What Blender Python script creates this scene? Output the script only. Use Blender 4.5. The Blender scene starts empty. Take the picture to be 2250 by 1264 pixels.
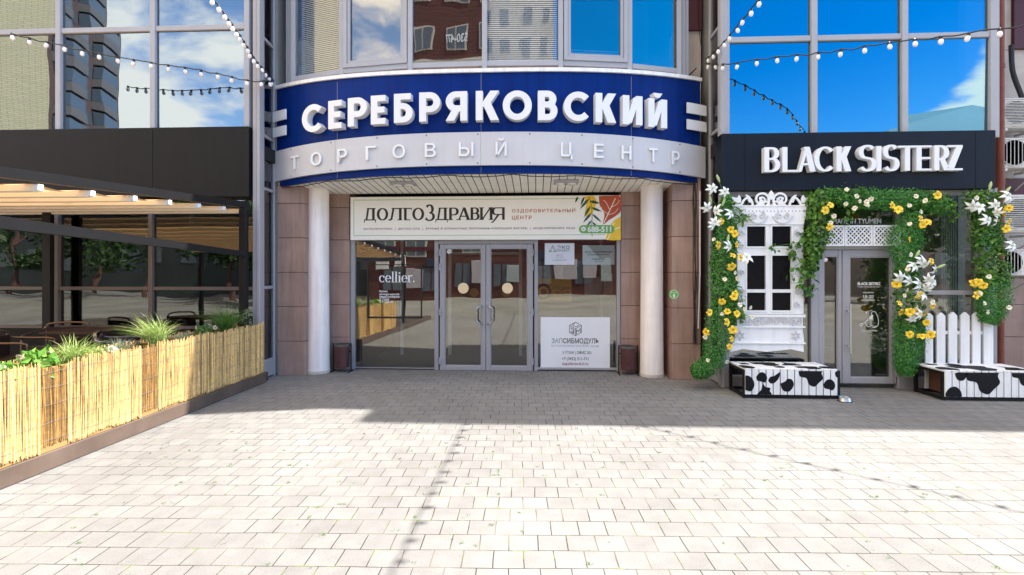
import bpy, math, random
from mathutils import Vector, Matrix
R = math.radians
scene = bpy.context.scene
COL = scene.collection

# ------------------------------------------------------------------ camera
F, CX, HY = 1100.0, 1125.0, 600.0          # focal length in photo pixels, centre column, horizon row
YAW, EYE = R(2.76), 1.6
cam = bpy.data.cameras.new('camera'); camo = bpy.data.objects.new('camera', cam); COL.objects.link(camo)
camo.location = (0, 0, EYE); camo.rotation_euler = (R(90), 0, YAW)
cam.sensor_width = 36; cam.lens = 36*F/2250
cam.shift_y = -(632-HY)/2250
cam.clip_start = .05; cam.clip_end = 2000
scene.camera = camo
scene.view_settings.view_transform = 'Standard'; scene.view_settings.look = 'None'
scene.view_settings.gamma = 1; scene.view_settings.exposure = 1.92
scene.cycles.max_bounces = 10; scene.cycles.transparent_max_bounces = 24
scene.cycles.use_denoising = True
scene.cycles.sample_clamp_indirect = 6

# ------------------------------------------------------------------ sky with clouds
SUN = Vector((.7, .17, 1)).normalized()
w = bpy.data.worlds.new('World'); scene.world = w; w.use_nodes = True
nt = w.node_tree; nt.nodes.clear(); N = nt.nodes.new; L = nt.links.new
out = N('ShaderNodeOutputWorld'); bg = N('ShaderNodeBackground'); bg.inputs[1].default_value = .142
sky = N('ShaderNodeTexSky'); sky.sky_type = 'NISHITA'; sky.sun_disc = False
sky.sun_elevation = math.asin(SUN.z); sky.sun_rotation = math.atan2(SUN.x, SUN.y)
sky.air_density = 1.0; sky.dust_density = .35; sky.ozone_density = 1.6
hs = N('ShaderNodeHueSaturation'); hs.inputs['Saturation'].default_value = 1.1
tc = N('ShaderNodeTexCoord'); sep = N('ShaderNodeSeparateXYZ'); L(tc.outputs['Generated'], sep.inputs[0])
def wmath(op, a, b=None):
    m = N('ShaderNodeMath'); m.operation = op
    for i, q in enumerate((a, b)):
        if q is None: continue
        if isinstance(q, (int, float)): m.inputs[i].default_value = q
        else: L(q, m.inputs[i])
    return m.outputs[0]
den = wmath('ADD', wmath('MAXIMUM', sep.outputs[2], 0.0), .25)
comb = N('ShaderNodeCombineXYZ')
L(wmath('DIVIDE', sep.outputs[0], den), comb.inputs[0]); L(wmath('DIVIDE', sep.outputs[1], den), comb.inputs[1])
ns = N('ShaderNodeTexNoise'); ns.inputs['Scale'].default_value = 2.1; ns.inputs['Detail'].default_value = 9; ns.inputs['Roughness'].default_value = .56
ns.inputs['Distortion'].default_value = .25
L(comb.outputs[0], ns.inputs['Vector'])
side = N('ShaderNodeMapRange'); side.inputs[1].default_value = -.5; side.inputs[2].default_value = .75
side.inputs[3].default_value = .05; side.inputs[4].default_value = -.12; L(sep.outputs[0], side.inputs[0])
sm = wmath('ADD', ns.outputs[0], side.outputs[0])
def bank(d, spread, gain):
    # a cloud bank standing in one part of the sky
    global sm
    v = N('ShaderNodeVectorMath'); v.operation = 'DOT_PRODUCT'; L(tc.outputs['Generated'], v.inputs[0]); v.inputs[1].default_value = Vector(d).normalized()
    r = N('ShaderNodeMapRange'); r.interpolation_type = 'SMOOTHSTEP'; r.inputs[1].default_value = math.cos(R(spread)); r.inputs[2].default_value = 1; r.inputs[3].default_value = 0; r.inputs[4].default_value = gain
    L(v.outputs['Value'], r.inputs[0]); sm = wmath('ADD', sm, r.outputs[0])
bank((1.02, -1, .22), 14, .62); bank((.45, -1, .22), 9, .2); bank((.62, -1, .62), 24, -.3); bank((-.9, .3, .9), 60, .10); bank((-.1, -.3, 1), 42, .36); bank((-.84, -1, .55), 10, .07)  # overhead and high-left banks are unseen, added to whiten the light in the shade
cr = N('ShaderNodeMapRange'); cr.interpolation_type = 'SMOOTHSTEP'; cr.inputs[1].default_value = .49; cr.inputs[2].default_value = .63; L(sm, cr.inputs[0])
mx = N('ShaderNodeMix'); mx.data_type = 'RGBA'
v_ = N('ShaderNodeVectorMath'); v_.operation = 'DOT_PRODUCT'; L(tc.outputs['Generated'], v_.inputs[0]); v_.inputs[1].default_value = Vector((.72, -1, .5)).normalized()
r_ = N('ShaderNodeMapRange'); r_.interpolation_type = 'SMOOTHSTEP'; r_.inputs[1].default_value = .80; r_.inputs[2].default_value = .975; r_.inputs[3].default_value = 1.0; r_.inputs[4].default_value = 1.6
L(v_.outputs['Value'], r_.inputs[0]); L(r_.outputs[0], hs.inputs['Saturation'])          # the sky is deepest away from the sun
L(sky.outputs[0], hs.inputs['Color']); L(hs.outputs[0], mx.inputs[6]); mx.inputs[7].default_value = (6.6, 5.9, 5.1, 1); L(cr.outputs[0], mx.inputs[0])
L(mx.outputs[2], bg.inputs[0]); L(bg.outputs[0], out.inputs[0])

sl = bpy.data.lights.new('sun', 'SUN'); sl.energy = 3.85; sl.angle = R(.53); sl.color = (1, .955, .88)
so = bpy.data.objects.new('sun', sl); COL.objects.link(so); so.rotation_euler = (-SUN).to_track_quat('-Z', 'Y').to_euler(); so.location = (30, 10, 40)

# ------------------------------------------------------------------ helpers
def at(x, y, Y):
    """the world point at depth Y that the photo shows at pixel x, y"""
    u = (x-CX)/F; c, s = math.cos(YAW), math.sin(YAW)
    k = Y/(c+u*s)
    return Vector(((u*c-s)*k, Y, EYE+(HY-y)/F*k))
def ax(x, Y): return at(x, HY, Y).x
def az(y, Y, x=1100): return at(x, y, Y).z

MATS = {}
def mat(name, col, rough=.6, metal=0, var=.08, scale=3.0, bump=0, bscale=40, spec=.5, island=0, coat=0, streak=0):
    m = bpy.data.materials.new(name); m.use_nodes = True; t = m.node_tree; p = t.nodes['Principled BSDF']
    p.inputs['Roughness'].default_value = rough; p.inputs['Metallic'].default_value = metal
    p.inputs['Specular IOR Level'].default_value = spec; p.inputs['Coat Weight'].default_value = coat
    g = t.nodes.new('ShaderNodeNewGeometry'); n = t.nodes.new('ShaderNodeTexNoise')
    n.inputs['Scale'].default_value = scale; n.inputs['Detail'].default_value = 6; n.inputs['Roughness'].default_value = .6
    t.links.new(g.outputs['Position'], n.inputs['Vector'])
    r = t.nodes.new('ShaderNodeMapRange'); r.inputs[1].default_value = .3; r.inputs[2].default_value = .7
    r.inputs[3].default_value = 1-var; r.inputs[4].default_value = 1+var; t.links.new(n.outputs[0], r.inputs[0])
    last = r.outputs[0]
    if streak:                                   # rain streaks and dust: noise drawn out downwards
        mp = t.nodes.new('ShaderNodeMapping'); mp.inputs['Scale'].default_value = (9, 9, .55); t.links.new(g.outputs['Position'], mp.inputs['Vector'])
        n2 = t.nodes.new('ShaderNodeTexNoise'); n2.inputs['Scale'].default_value = 1.6; n2.inputs['Detail'].default_value = 7; n2.inputs['Roughness'].default_value = .65; t.links.new(mp.outputs[0], n2.inputs['Vector'])
        r3 = t.nodes.new('ShaderNodeMapRange'); r3.inputs[1].default_value = .42; r3.inputs[2].default_value = .72; r3.inputs[3].default_value = 1+streak*.25; r3.inputs[4].default_value = 1-streak; t.links.new(n2.outputs[0], r3.inputs[0])
        m3 = t.nodes.new('ShaderNodeMath'); m3.operation = 'MULTIPLY'; t.links.new(last, m3.inputs[0]); t.links.new(r3.outputs[0], m3.inputs[1]); last = m3.outputs[0]
    if island:
        r2 = t.nodes.new('ShaderNodeMapRange'); r2.inputs[3].default_value = 1-island; r2.inputs[4].default_value = 1+island
        t.links.new(g.outputs['Random Per Island'], r2.inputs[0])
        mm = t.nodes.new('ShaderNodeMath'); mm.operation = 'MULTIPLY'; t.links.new(last, mm.inputs[0]); t.links.new(r2.outputs[0], mm.inputs[1]); last = mm.outputs[0]
    v = t.nodes.new('ShaderNodeMix'); v.data_type = 'RGBA'; v.blend_type = 'MULTIPLY'; v.inputs[0].default_value = 1
    v.inputs[6].default_value = (*col, 1); t.links.new(last, v.inputs[7]); t.links.new(v.outputs[2], p.inputs['Base Color'])
    if bump:
        b = t.nodes.new('ShaderNodeTexNoise'); b.inputs['Scale'].default_value = bscale; b.inputs['Detail'].default_value = 5
        t.links.new(g.outputs['Position'], b.inputs['Vector'])
        bp = t.nodes.new('ShaderNodeBump'); bp.inputs['Strength'].default_value = bump; bp.inputs['Distance'].default_value = .01
        t.links.new(b.outputs[0], bp.inputs['Height']); t.links.new(bp.outputs[0], p.inputs['Normal'])
    MATS[name] = m
    return m
def leafmat(name, stops, trans=.35):
    m = bpy.data.materials.new(name); m.use_nodes = True; t = m.node_tree; t.nodes.clear()
    o = t.nodes.new('ShaderNodeOutputMaterial'); g = t.nodes.new('ShaderNodeNewGeometry'); cr = t.nodes.new('ShaderNodeValToRGB')
    while len(cr.color_ramp.elements) < len(stops): cr.color_ramp.elements.new(.5)
    for i, c in enumerate(stops):
        cr.color_ramp.elements[i].position = i/(len(stops)-1); cr.color_ramp.elements[i].color = (*c, 1)
    t.links.new(g.outputs['Random Per Island'], cr.inputs[0])
    d = t.nodes.new('ShaderNodeBsdfPrincipled'); d.inputs['Roughness'].default_value = .5; d.inputs['Specular IOR Level'].default_value = .35
    tr = t.nodes.new('ShaderNodeBsdfTranslucent'); mi = t.nodes.new('ShaderNodeMixShader'); mi.inputs[0].default_value = trans
    t.links.new(cr.outputs[0], d.inputs['Base Color']); t.links.new(cr.outputs[0], tr.inputs[0])
    t.links.new(d.outputs[0], mi.inputs[1]); t.links.new(tr.outputs[0], mi.inputs[2]); t.links.new(mi.outputs[0], o.inputs[0])
    MATS[name] = m
    return m
def glass(name, refl, tint=(.95, .97, 1), through=(.8, .85, .85), wave=.012, wscale=.9):
    """coated glazing: part mirror, part see-through, slightly wavy"""
    m = bpy.data.materials.new(name); m.use_nodes = True; t = m.node_tree; t.nodes.clear(); A = t.nodes.new
    o = A('ShaderNodeOutputMaterial'); gl = A('ShaderNodeBsdfGlossy'); gl.inputs['Roughness'].default_value = .004; gl.inputs[0].default_value = (*tint, 1)
    tp = A('ShaderNodeBsdfTransparent'); tp.inputs[0].default_value = (*through, 1)
    lw = A('ShaderNodeLayerWeight'); pw = A('ShaderNodeMath'); pw.operation = 'POWER'; pw.inputs[1].default_value = 5; t.links.new(lw.outputs['Facing'], pw.inputs[0])
    lw.inputs['Blend'].default_value = .5
    mr = A('ShaderNodeMapRange'); mr.inputs[1].default_value = 0; mr.inputs[2].default_value = 1; mr.inputs[3].default_value = refl; mr.inputs[4].default_value = .85
    t.links.new(pw.outputs[0], mr.inputs[0])
    mi = A('ShaderNodeMixShader'); t.links.new(mr.outputs[0], mi.inputs[0]); t.links.new(tp.outputs[0], mi.inputs[1]); t.links.new(gl.outputs[0], mi.inputs[2])
    g = A('ShaderNodeNewGeometry'); n = A('ShaderNodeTexNoise'); n.inputs['Scale'].default_value = wscale; n.inputs['Detail'].default_value = 1.5
    t.links.new(g.outputs['Position'], n.inputs['Vector'])
    b = A('ShaderNodeBump'); b.inputs['Strength'].default_value = 1; b.inputs['Distance'].default_value = wave; t.links.new(n.outputs[0], b.inputs['Height'])
    t.links.new(b.outputs[0], gl.inputs['Normal']); t.links.new(mi.outputs[0], o.inputs[0])
    MATS[name] = m
    return m

class MB:
    """collects simple shapes, build() links them as ONE mesh object"""
    def __init__(s): s.v = []; s.f = []; s.mi = []; s.m = 0
    def add(s, vs, fs):
        k = len(s.v); s.v += [tuple(p) for p in vs]; s.f += [tuple(i+k for i in f) for f in fs]; s.mi += [s.m]*len(fs); return s
    def box(s, x0, x1, y0, y1, z0, z1, b=0):
        if x0 > x1: x0, x1 = x1, x0
        if y0 > y1: y0, y1 = y1, y0
        if z0 > z1: z0, z1 = z1, z0
        b = min(b, (x1-x0)/3, (y1-y0)/3, (z1-z0)/3)
        if b <= 0:
            return s.add([(x, y, z) for z in (z0, z1) for y in (y0, y1) for x in (x0, x1)],
                [(0, 2, 3, 1), (4, 5, 7, 6), (0, 1, 5, 4), (2, 6, 7, 3), (0, 4, 6, 2), (1, 3, 7, 5)])
        vs = []; idx = {}
        for cz, sz in ((z0, 1), (z1, -1)):
            for cy, sy in ((y0, 1), (y1, -1)):
                for cx, sx in ((x0, 1), (x1, -1)):
                    c = (sx, sy, sz)
                    for a, q in enumerate(((cx, cy+sy*b, cz+sz*b), (cx+sx*b, cy, cz+sz*b), (cx+sx*b, cy+sy*b, cz))):
                        idx[c+(a,)] = len(vs); vs.append(q)
        fs = []; sg = (1, -1)
        for a in range(3):
            o1, o2 = [i for i in range(3) if i != a]
            for sa in sg:
                q = []
                for s1, s2 in ((1, 1), (-1, 1), (-1, -1), (1, -1)):
                    c = [0, 0, 0]; c[a] = sa; c[o1] = s1; c[o2] = s2; q.append(idx[tuple(c)+(a,)])
                fs.append(q)
            for s1 in sg:
                for s2 in sg:
                    c1 = [0, 0, 0]; c1[o1] = s1; c1[o2] = s2; c2 = list(c1); c1[a] = 1; c2[a] = -1
                    fs.append((idx[tuple(c1)+(o1,)], idx[tuple(c2)+(o1,)], idx[tuple(c2)+(o2,)], idx[tuple(c1)+(o2,)]))
        for sx in sg:
            for sy in sg:
                for sz in sg: fs.append(tuple(idx[(sx, sy, sz, a)] for a in range(3)))
        return s.add(vs, fs)
    def tube(s, pts, r, n=8, caps=True):
        pts = [Vector(p) for p in pts]; rs = r if isinstance(r, (list, tuple)) else [r]*len(pts); vs = []; fs = []
        up = Vector((0, 0, 1))
        for i, p in enumerate(pts):
            d = (pts[min(i+1, len(pts)-1)]-pts[max(i-1, 0)]).normalized()
            a = d.cross(up)
            if a.length < .05: a = d.cross(Vector((0, 1, 0)))
            a.normalize(); b = a.cross(d)
            for k in range(n):
                t = 2*math.pi*k/n; vs.append(p+(a*math.cos(t)+b*math.sin(t))*rs[i])
        for i in range(len(pts)-1):
            for k in range(n): fs.append((i*n+k, i*n+(k+1) % n, (i+1)*n+(k+1) % n, (i+1)*n+k))
        if caps: fs += [tuple(range(n)), tuple((len(pts)-1)*n+k for k in reversed(range(n)))]
        return s.add(vs, fs)
    def lathe(s, prof, c, n=24, axis='z'):
        vs = []; fs = []
        for r, h in prof:
            for k in range(n):
                t = 2*math.pi*k/n; a, b = r*math.cos(t), r*math.sin(t)
                vs.append((c[0]+a, c[1]+b, c[2]+h) if axis == 'z' else (c[0]+a, c[1]+h, c[2]+b))
        for i in range(len(prof)-1):
            for k in range(n): fs.append((i*n+k, i*n+(k+1) % n, (i+1)*n+(k+1) % n, (i+1)*n+k))
        fs += [tuple(range(n)), tuple((len(prof)-1)*n+k for k in reversed(range(n)))]
        return s.add(vs, fs)
    def poly(s, pts, T, d0, d1):
        """a flat outline (x, y) made into a slab between depths d0 (back) and d1 (front)"""
        n = len(pts); vs = [T(x, y, d0) for x, y in pts]+[T(x, y, d1) for x, y in pts]
        fs = [tuple(range(n)), tuple(reversed(range(n, 2*n)))]+[(i, i+n, (i+1) % n+n, (i+1) % n) for i in range(n)]
        return s.add(vs, fs)
    def strip(s, pts, wd, T, d0, d1, closed=False):
        """a pen stroke: wd is a width, a list of widths, or (width of uprights, width of level bars)"""
        n = len(pts); P = [Vector((p[0], p[1])) for p in pts]; lo = []; hi = []
        for i in range(n):
            a = P[i-1] if (i or closed) else P[i]; b = P[(i+1) % n] if (i < n-1 or closed) else P[i]
            d1_ = (P[i]-a); d2_ = (b-P[i])
            if d1_.length < 1e-9: d1_ = d2_
            if d2_.length < 1e-9: d2_ = d1_
            d1_ = d1_.normalized(); d2_ = d2_.normalized(); d = (d1_+d2_)
            if d.length < 1e-6: d = d1_
            d.normalize(); nn = Vector((-d.y, d.x)); k = max(.5, d.dot(d1_))
            if isinstance(wd, tuple): ww = math.hypot(wd[0]*d.y, wd[1]*d.x)
            elif isinstance(wd, list): ww = wd[i]
            else: ww = wd
            lo.append(P[i]-nn*ww/2/k); hi.append(P[i]+nn*ww/2/k)
        vs = []
        for a, b in zip(lo, hi): vs += [T(a.x, a.y, d0), T(b.x, b.y, d0), T(a.x, a.y, d1), T(b.x, b.y, d1)]
        fs = []
        for i in range(n if closed else n-1):
            q = 4*i; r = 4*((i+1) % n)
            fs += [(q+2, r+2, r+3, q+3), (q, q+1, r+1, r), (q, r, r+2, q+2), (q+1, q+3, r+3, r+1)]
        if not closed: fs += [(0, 2, 3, 1), (4*n-4, 4*n-3, 4*n-1, 4*n-2)]
        return s.add(vs, fs)
    def build(s, name, m, parent=None, smooth=False, org=None):
        ms = [m] if not isinstance(m, (list, tuple)) else m
        xs, ys, zs = zip(*s.v)
        o3 = Vector(org) if org is not None else Vector(((min(xs)+max(xs))/2, (min(ys)+max(ys))/2, min(zs)))
        me = bpy.data.meshes.new(name)
        me.from_pydata([(x-o3.x, y-o3.y, z-o3.z) for x, y, z in s.v], [], s.f)
        for q in ms: me.materials.append(MATS[q] if isinstance(q, str) else q)
        if len(ms) > 1: me.polygons.foreach_set('material_index', s.mi)
        if smooth:
            me.polygons.foreach_set('use_smooth', [True]*len(me.polygons))
            me.set_sharp_from_angle(angle=R(35))
        me.update()
        return link(name, me, o3, parent)
WL = {}
def link(name, data, loc, parent=None):
    o = bpy.data.objects.new(name, data); COL.objects.link(o); loc = Vector(loc)
    WL[o.name] = loc
    if parent is not None: o.parent = parent; o.location = loc-WL[parent.name]
    else: o.location = loc
    return o
def tag(o, label, cat, group=None):
    o['label'] = label; o['category'] = cat
    if group: o['group'] = group
    return o
def thing(name, label, cat, loc, group=None): return tag(link(name, None, loc), label, cat, group)
def struct(o): o['kind'] = 'structure'; return o
def flat(x0, z0, Y, sx=1, sz=1): return lambda x, y, d: (x0+x*sx, Y-d, z0+y*sz)
def arc(cx, cy, rx, ry, a0, a1, n=16):
    return [(cx+rx*math.cos(R(a0+(a1-a0)*i/n)), cy+ry*math.sin(R(a0+(a1-a0)*i/n))) for i in range(n+1)]
def spline(pts, n=6):
    o = []; P = [pts[0]]+list(pts)+[pts[-1]]
    for i in range(1, len(P)-2):
        for k in range(n):
            t = k/n; q = []
            for a in range(len(pts[0])):
                p0, p1, p2, p3 = P[i-1][a], P[i][a], P[i+1][a], P[i+2][a]
                q.append(.5*((2*p1)+(-p0+p2)*t+(2*p0-5*p1+4*p2-p3)*t*t+(-p0+3*p1-3*p2+p3)*t**3))
            o.append(tuple(q))
    o.append(tuple(pts[-1]))
    return o
def text(body, x0, x1, z0, z1, Y, m, parent, name='lettering', depth=.002, bold=0, T=None, fitx=True, align='l', mb=None, sp=1):
    """lettering fitted into a rectangle that faces the plaza"""
    c = bpy.data.curves.new('t', 'FONT'); c.body = body; c.offset = bold; c.resolution_u = 3; c.space_character = sp; c.extrude = .001
    o = bpy.data.objects.new('t', c); COL.objects.link(o)
    me = bpy.data.meshes.new_from_object(o.evaluated_get(bpy.context.evaluated_depsgraph_get()))
    bpy.data.objects.remove(o); bpy.data.curves.remove(c)
    vx = [v.co.x for v in me.vertices]; vy = [v.co.y for v in me.vertices]
    a0, a1, b0, b1 = min(vx), max(vx), min(vy), max(vy)
    sz = (z1-z0)/(b1-b0); sx = (x1-x0)/(a1-a0) if fitx else sz
    if not fitx and align == 'c': x0 = (x0+x1)/2-sx*(a1-a0)/2
    T = T or (lambda x, y, d: (x, Y-d, y))
    q = mb or MB()
    q.add([T(x0+(v.co.x-a0)*sx, z0+(v.co.y-b0)*sz, depth if v.co.z > 0 else 0) for v in me.vertices], [tuple(p.vertices) for p in me.polygons])
    bpy.data.meshes.remove(me)
    return q if mb else q.build(name, m, parent)
def ptext(body, px0, px1, py0, py1, Y, m, parent, **k):
    a = at(px0, py1, Y); b = at(px1, py0, Y)
    return text(body, a.x, b.x, a.z, b.z, Y, m, parent, **k)

def glyph(ch, w, tv, th):
    """strokes and slabs of a capital one unit tall and w wide; tv / th are the pen's upright and level widths"""
    S = []; st = lambda p: S.append(('s', p, (tv, th))); pl = lambda p: S.append(('p', p))
    lx, rx, ty, by = tv/2, w-tv/2, 1-th/2, th/2
    stem = lambda x, y0=0, y1=1: pl([(x-tv/2, y0), (x+tv/2, y0), (x+tv/2, y1), (x-tv/2, y1)])
    bar = lambda y, x0, x1: pl([(x0, y-th/2), (x1, y-th/2), (x1, y+th/2), (x0, y+th/2)])
    dia = lambda xa, ya, xb, yb, hw: pl([(xa-hw/2, ya), (xa+hw/2, ya), (xb+hw/2, yb), (xb-hw/2, yb)])
    def bowl(x0, x1, y0, y1):
        r = (y1-y0)/2; k = min(r, (x1-x0)*.8)
        st([(x0, y1), (x1-k, y1)]+arc(x1-k, (y0+y1)/2, k, r, 84, -84, 14)+[(x1-k, y0), (x0, y0)])
    if ch in 'СC': S.append(('s', arc(w*.54, .5, w*.54-tv/2, .5-th/2, 42, 318, 30), (tv, th)))
    elif ch in 'ОO': S.append(('c', arc(w/2, .5, w/2-tv/2, .5-th/2, 0, 348.75, 31), (tv, th)))
    elif ch in 'ЕE': stem(lx); bar(ty, tv, w); bar(.5, tv, w*.93); bar(by, tv, w)
    elif ch == 'Р': stem(lx); bowl(tv*.9, rx, .42, ty)
    elif ch in 'ВB': stem(lx); bowl(tv*.9, rx*.93, .53, ty); bowl(tv*.9, rx, by, .53)
    elif ch == 'Ы': stem(lx); bowl(tv*.9, w*.66, by, .58); stem(rx)
    elif ch == 'Б': stem(lx); bar(ty, tv, w*.9); bowl(tv*.9, rx, by, .57)
    elif ch == 'Я':
        stem(rx); r = [(w-x, y) for x, y in [(tv*.9, ty)]]
        k = (ty-.42)/2; st([(w-tv*.9, ty), (lx+k, ty)]+arc(lx+k, (.42+ty)/2, k, k, 96, 264, 14)+[(lx+k, .42), (w-tv*.9, .42)])
        dia(tv*.6, 0, w*.55, .46, tv*1.2)
    elif ch in 'КK': stem(lx); dia(tv*1.15, .46, w-tv*.62, 1, tv*1.25); dia(w-tv*.62, 0, w*.46, .6, tv*1.25)
    elif ch in 'ИЙ':
        stem(lx); stem(rx); dia(tv*.9, .06, w-tv*.9, .94, tv*.95 if th > .12 else th*1.5)
        if ch == 'Й': pl([(w*.27, 1.20), (w*.33, 1.08), (w*.45, 1.035), (w*.6, 1.05), (w*.74, 1.2)])
    elif ch == 'L': stem(lx); bar(by, tv, w)
    elif ch in 'АA': dia(tv*.45, 0, w*.5, 1, th*1.5 if th < tv*.8 else tv); dia(w-tv*.6, 0, w*.5, 1, tv*1.15); bar(.3, w*.24, w*.72)
    elif ch == 'S':
        a = arc(w*.5, 1-.27, w*.45-tv*.35, .27-th/2, 35, 235, 14); b = arc(w*.5, .27, w*.5-tv*.45, .27-th/2, 55, -145, 14)
        st(spline(a[::2]+[(w*.5, .5)]+b[::2], 3))
    elif ch == 'I': stem(w/2)
    elif ch == 'T': stem(w*.5, 0, 1-th); bar(ty, 0, w)
    elif ch == 'R': stem(lx); bowl(tv*.9, rx*.95, .45, ty); dia(w-tv*.6, 0, w*.5, .47, tv*1.1)
    elif ch == 'Z': bar(ty, 0, w); bar(by, 0, w); dia(tv*.65, th, w-tv*.65, 1-th, tv*1.3)
    elif ch == 'Г': stem(lx+.07); bar(ty, 0, w); pl([(w-.03, .8), (w, .8), (w, 1), (w-.06, 1)])
    elif ch == 'Л': dia(w*.2, .04, w*.36, 1, th*1.9); stem(rx-.06); bar(ty, w*.22, w); S.append(('s', [(0, .05), (w*.08, .02), (w*.17, .06), (w*.21, .2)], .11))
    elif ch == 'Д':
        dia(w*.2, .02, w*.36, 1, th*1.8); stem(rx-.1); bar(ty, w*.25, w-.04); bar(by, 0, w)
        pl([(0, -.2), (.03, -.2), (.08, 0), (0, 0)]); pl([(w-.03, -.2), (w, -.2), (w, 0), (w-.08, 0)])
    elif ch == 'З':
        st(arc(w*.42, .73, w*.42-tv*.5, .27, 150, -85, 16)); st(arc(w*.42, .24, w*.52-tv*.5, .26, 92, -155, 18))
    return S
def serif(ch, w, tv, th):
    h = th*.9; s = []
    ft = {'Р': [(.5, 0)], 'Г': [(1.9, 0)], 'В': [], 'И': [(.5, 0), (-.5, 0), (.5, 1), (-.5, 1)], 'А': [(.35, 0), (-.6, 0)], 'Л': [(-1, 0)], 'Я': [(-.5, 0)]}.get(ch, [])
    for k, y in ft:
        x = k*tv if k > 0 else w+k*tv
        s.append(('p', [(x-tv*.9, y-(h if y else 0)*0), (x+tv*.9, y), (x+tv*.9, y+(h if y == 0 else -h)), (x-tv*.9, y+(h if y == 0 else -h))]))
    return s
def draw(mb, strokes, T, d0, d1):
    for i, q in enumerate(strokes):
        e = i*.0006
        if q[0] == 'p': mb.poly(q[1], T, d0, d1+e)
        else: mb.strip(q[1], q[2], T, d0, d1+e, closed=q[0] == 'c')
rng = random.Random(7)
# ------------------------------------------------------------------ materials
mat('grey_frame', (.33, .315, .33), .42, .0, .04)
mat('light_frame', (.36, .36, .39), .5, 0, .04, spec=.3)
mat('black_cladding', (.0068, .0062, .0075), .55, 0, .15, 1.5, .05, 8, spec=.22, streak=.3)
mat('navy_cladding', (.004, .006, .013), .5, 0, .15, 1.2, .04, 8, spec=.22, streak=.3)
mat('stone', (.335, .215, .172), .5, 0, .16, 2.2, .15, 90, island=.07, streak=.2)
mat('stone_joint', (.05, .035, .03), .9)
mat('maroon', (.075, .009, .014), .55, 0, .1, 1.5)
mat('concrete', (.50, .44, .39), .85, 0, .14, 3, .2, 30)
mat('cream_paint', (.87, .78, .74), .6, 0, .06, 2.5, .25, 18, streak=.14)
mat('white_plastic', (.78, .78, .80), .35, 0, .03)
mat('letter_white', (.74, .74, .75), .38, 0, .03, 4)
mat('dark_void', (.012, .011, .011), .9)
mat('blue_panel', (.0005, .02, .155), .42, 0, .12, 1.3, .03, 3, spec=.1, streak=.28)
mat('silver_band', (.52, .51, .53), .45, .0, .05, 1.5, .03, 4, streak=.035)
mat('soffit', (.94, .92, .84), .5, 0, .08, 3)
mat('white_cap', (.80, .80, .78), .45, 0, .07, 5, streak=.2)
mat('black_metal', (.009, .009, .010), .5, 0, .1, spec=.25)
mat('black_print', (.012, .01, .009), .6)
mat('brown_print', (.035, .022, .018), .6)
mat('grey_print', (.16, .15, .15), .6)
mat('red_print', (.50, .085, .03), .6)
mat('wine_print', (.30, .05, .06), .6)
mat('green_print', (.16, .42, .10), .6)
mat('dark_green_print', (.012, .075, .05), .6)
mat('yellow_print', (.85, .55, .03), .6)
mat('white_print', (.82, .82, .82), .5)
mat('banner_vinyl', (.93, .88, .81), .42, 0, .03, 1.5, .04, 6)
mat('beige_disc', (.82, .62, .36), .5)
mat('amber_disc', (.62, .33, .06), .5)
mat('paper', (.62, .63, .68), .5, 0, .03)
mat('grey_paper', (.33, .37, .37), .5, 0, .05)
mat('lobby_wall', (.15, .085, .07), .8, 0, .25, 1.2)
mat('lobby_floor', (.16, .14, .13), .5)
mat('steel', (.55, .55, .54), .38, 1, .04)
mat('rust_pipe', (.19, .045, .022), .6, 0, .2, 6, .1, 20)
mat('bin_maroon', (.075, .022, .022), .55, 0, .25, 7, .1, 30)
mat('bin_ash', (.10, .09, .085), .8, 0, .3, 12)
mat('ac_white', (.66, .63, .58), .5, 0, .07, 4)
mat('ac_grey', (.27, .26, .24), .6)
mat('brown_board', (.11, .075, .056), .55, 0, .25, 2.5, .1, 14)
mat('deck_boards', (.05, .035, .027), .6, 0, .2, 3)
mat('reed', (.62, .395, .155), .6, 0, .22, 30, island=.62)
mat('reed_old', (.30, .165, .05), .65, 0, .25, 25, island=.55)
mat('reed_back', (.34, .20, .07), .8)
mat('soil', (.03, .02, .015), .95)
mat('awning_bar', (.90, .83, .70), .4, 0, .04)
mat('white_wood', (.78, .77, .77), .5, 0, .05, 3, .08, 20, streak=.1)
mat('shaded_carving_wood', (.56, .55, .57), .5, 0, .04, 3)  # white wood greyed: the relief's shading is put into its colour
mat('cow_white', (.77, .77, .77), .5, 0, .07, 6, .1, 30, streak=.12)
mat('cow_black', (.009, .009, .011), .6, 0, .1, spec=.15)
mat('brown_ply', (.10, .04, .02), .7)
mat('lily_white', (.82, .83, .80), .5, 0, .04, 12, island=.07)
mat('petal_yellow', (.86, .60, .035), .5, 0, .05, 12, island=.16)
mat('petal_cream', (.82, .76, .58), .5, 0, .05, 12, island=.1)
mat('petal_heart', (.42, .13, .008), .6)
mat('stem_green', (.07, .16, .035), .5)
mat('bud_green', (.42, .50, .22), .5)
mat('bulb_glass', (.86, .80, .77), .12, 0, .02, 5, coat=.6)
mat('socket_black', (.01, .01, .01), .45)
mat('rubber', (.013, .013, .014), .6)
mat('beige_brick', (.50, .39, .21), .8, 0, .1, .3)
mat('dark_facade', (.045, .055, .052), .8, 0, .3, .4)
mat('brown_brick', (.145, .07, .055), .85, 0, .12, .3)
mat('red_brick', (.105, .026, .018), .85, 0, .15, .25)
mat('balcony_white', (.17, .14, .125), .6)
mat('far_glass', (.10, .12, .14), .15)
mat('pale_render', (.52, .46, .38), .8, 0, .08, .3)
mat('teal_roof', (.14, .25, .28), .5, 0, .06, .3)
mat('chair_metal', (.22, .17, .15), .3, .8)
mat('chair_weave', (.028, .012, .010), .6)
mat('blind_white', (.86, .85, .83), .55)
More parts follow.
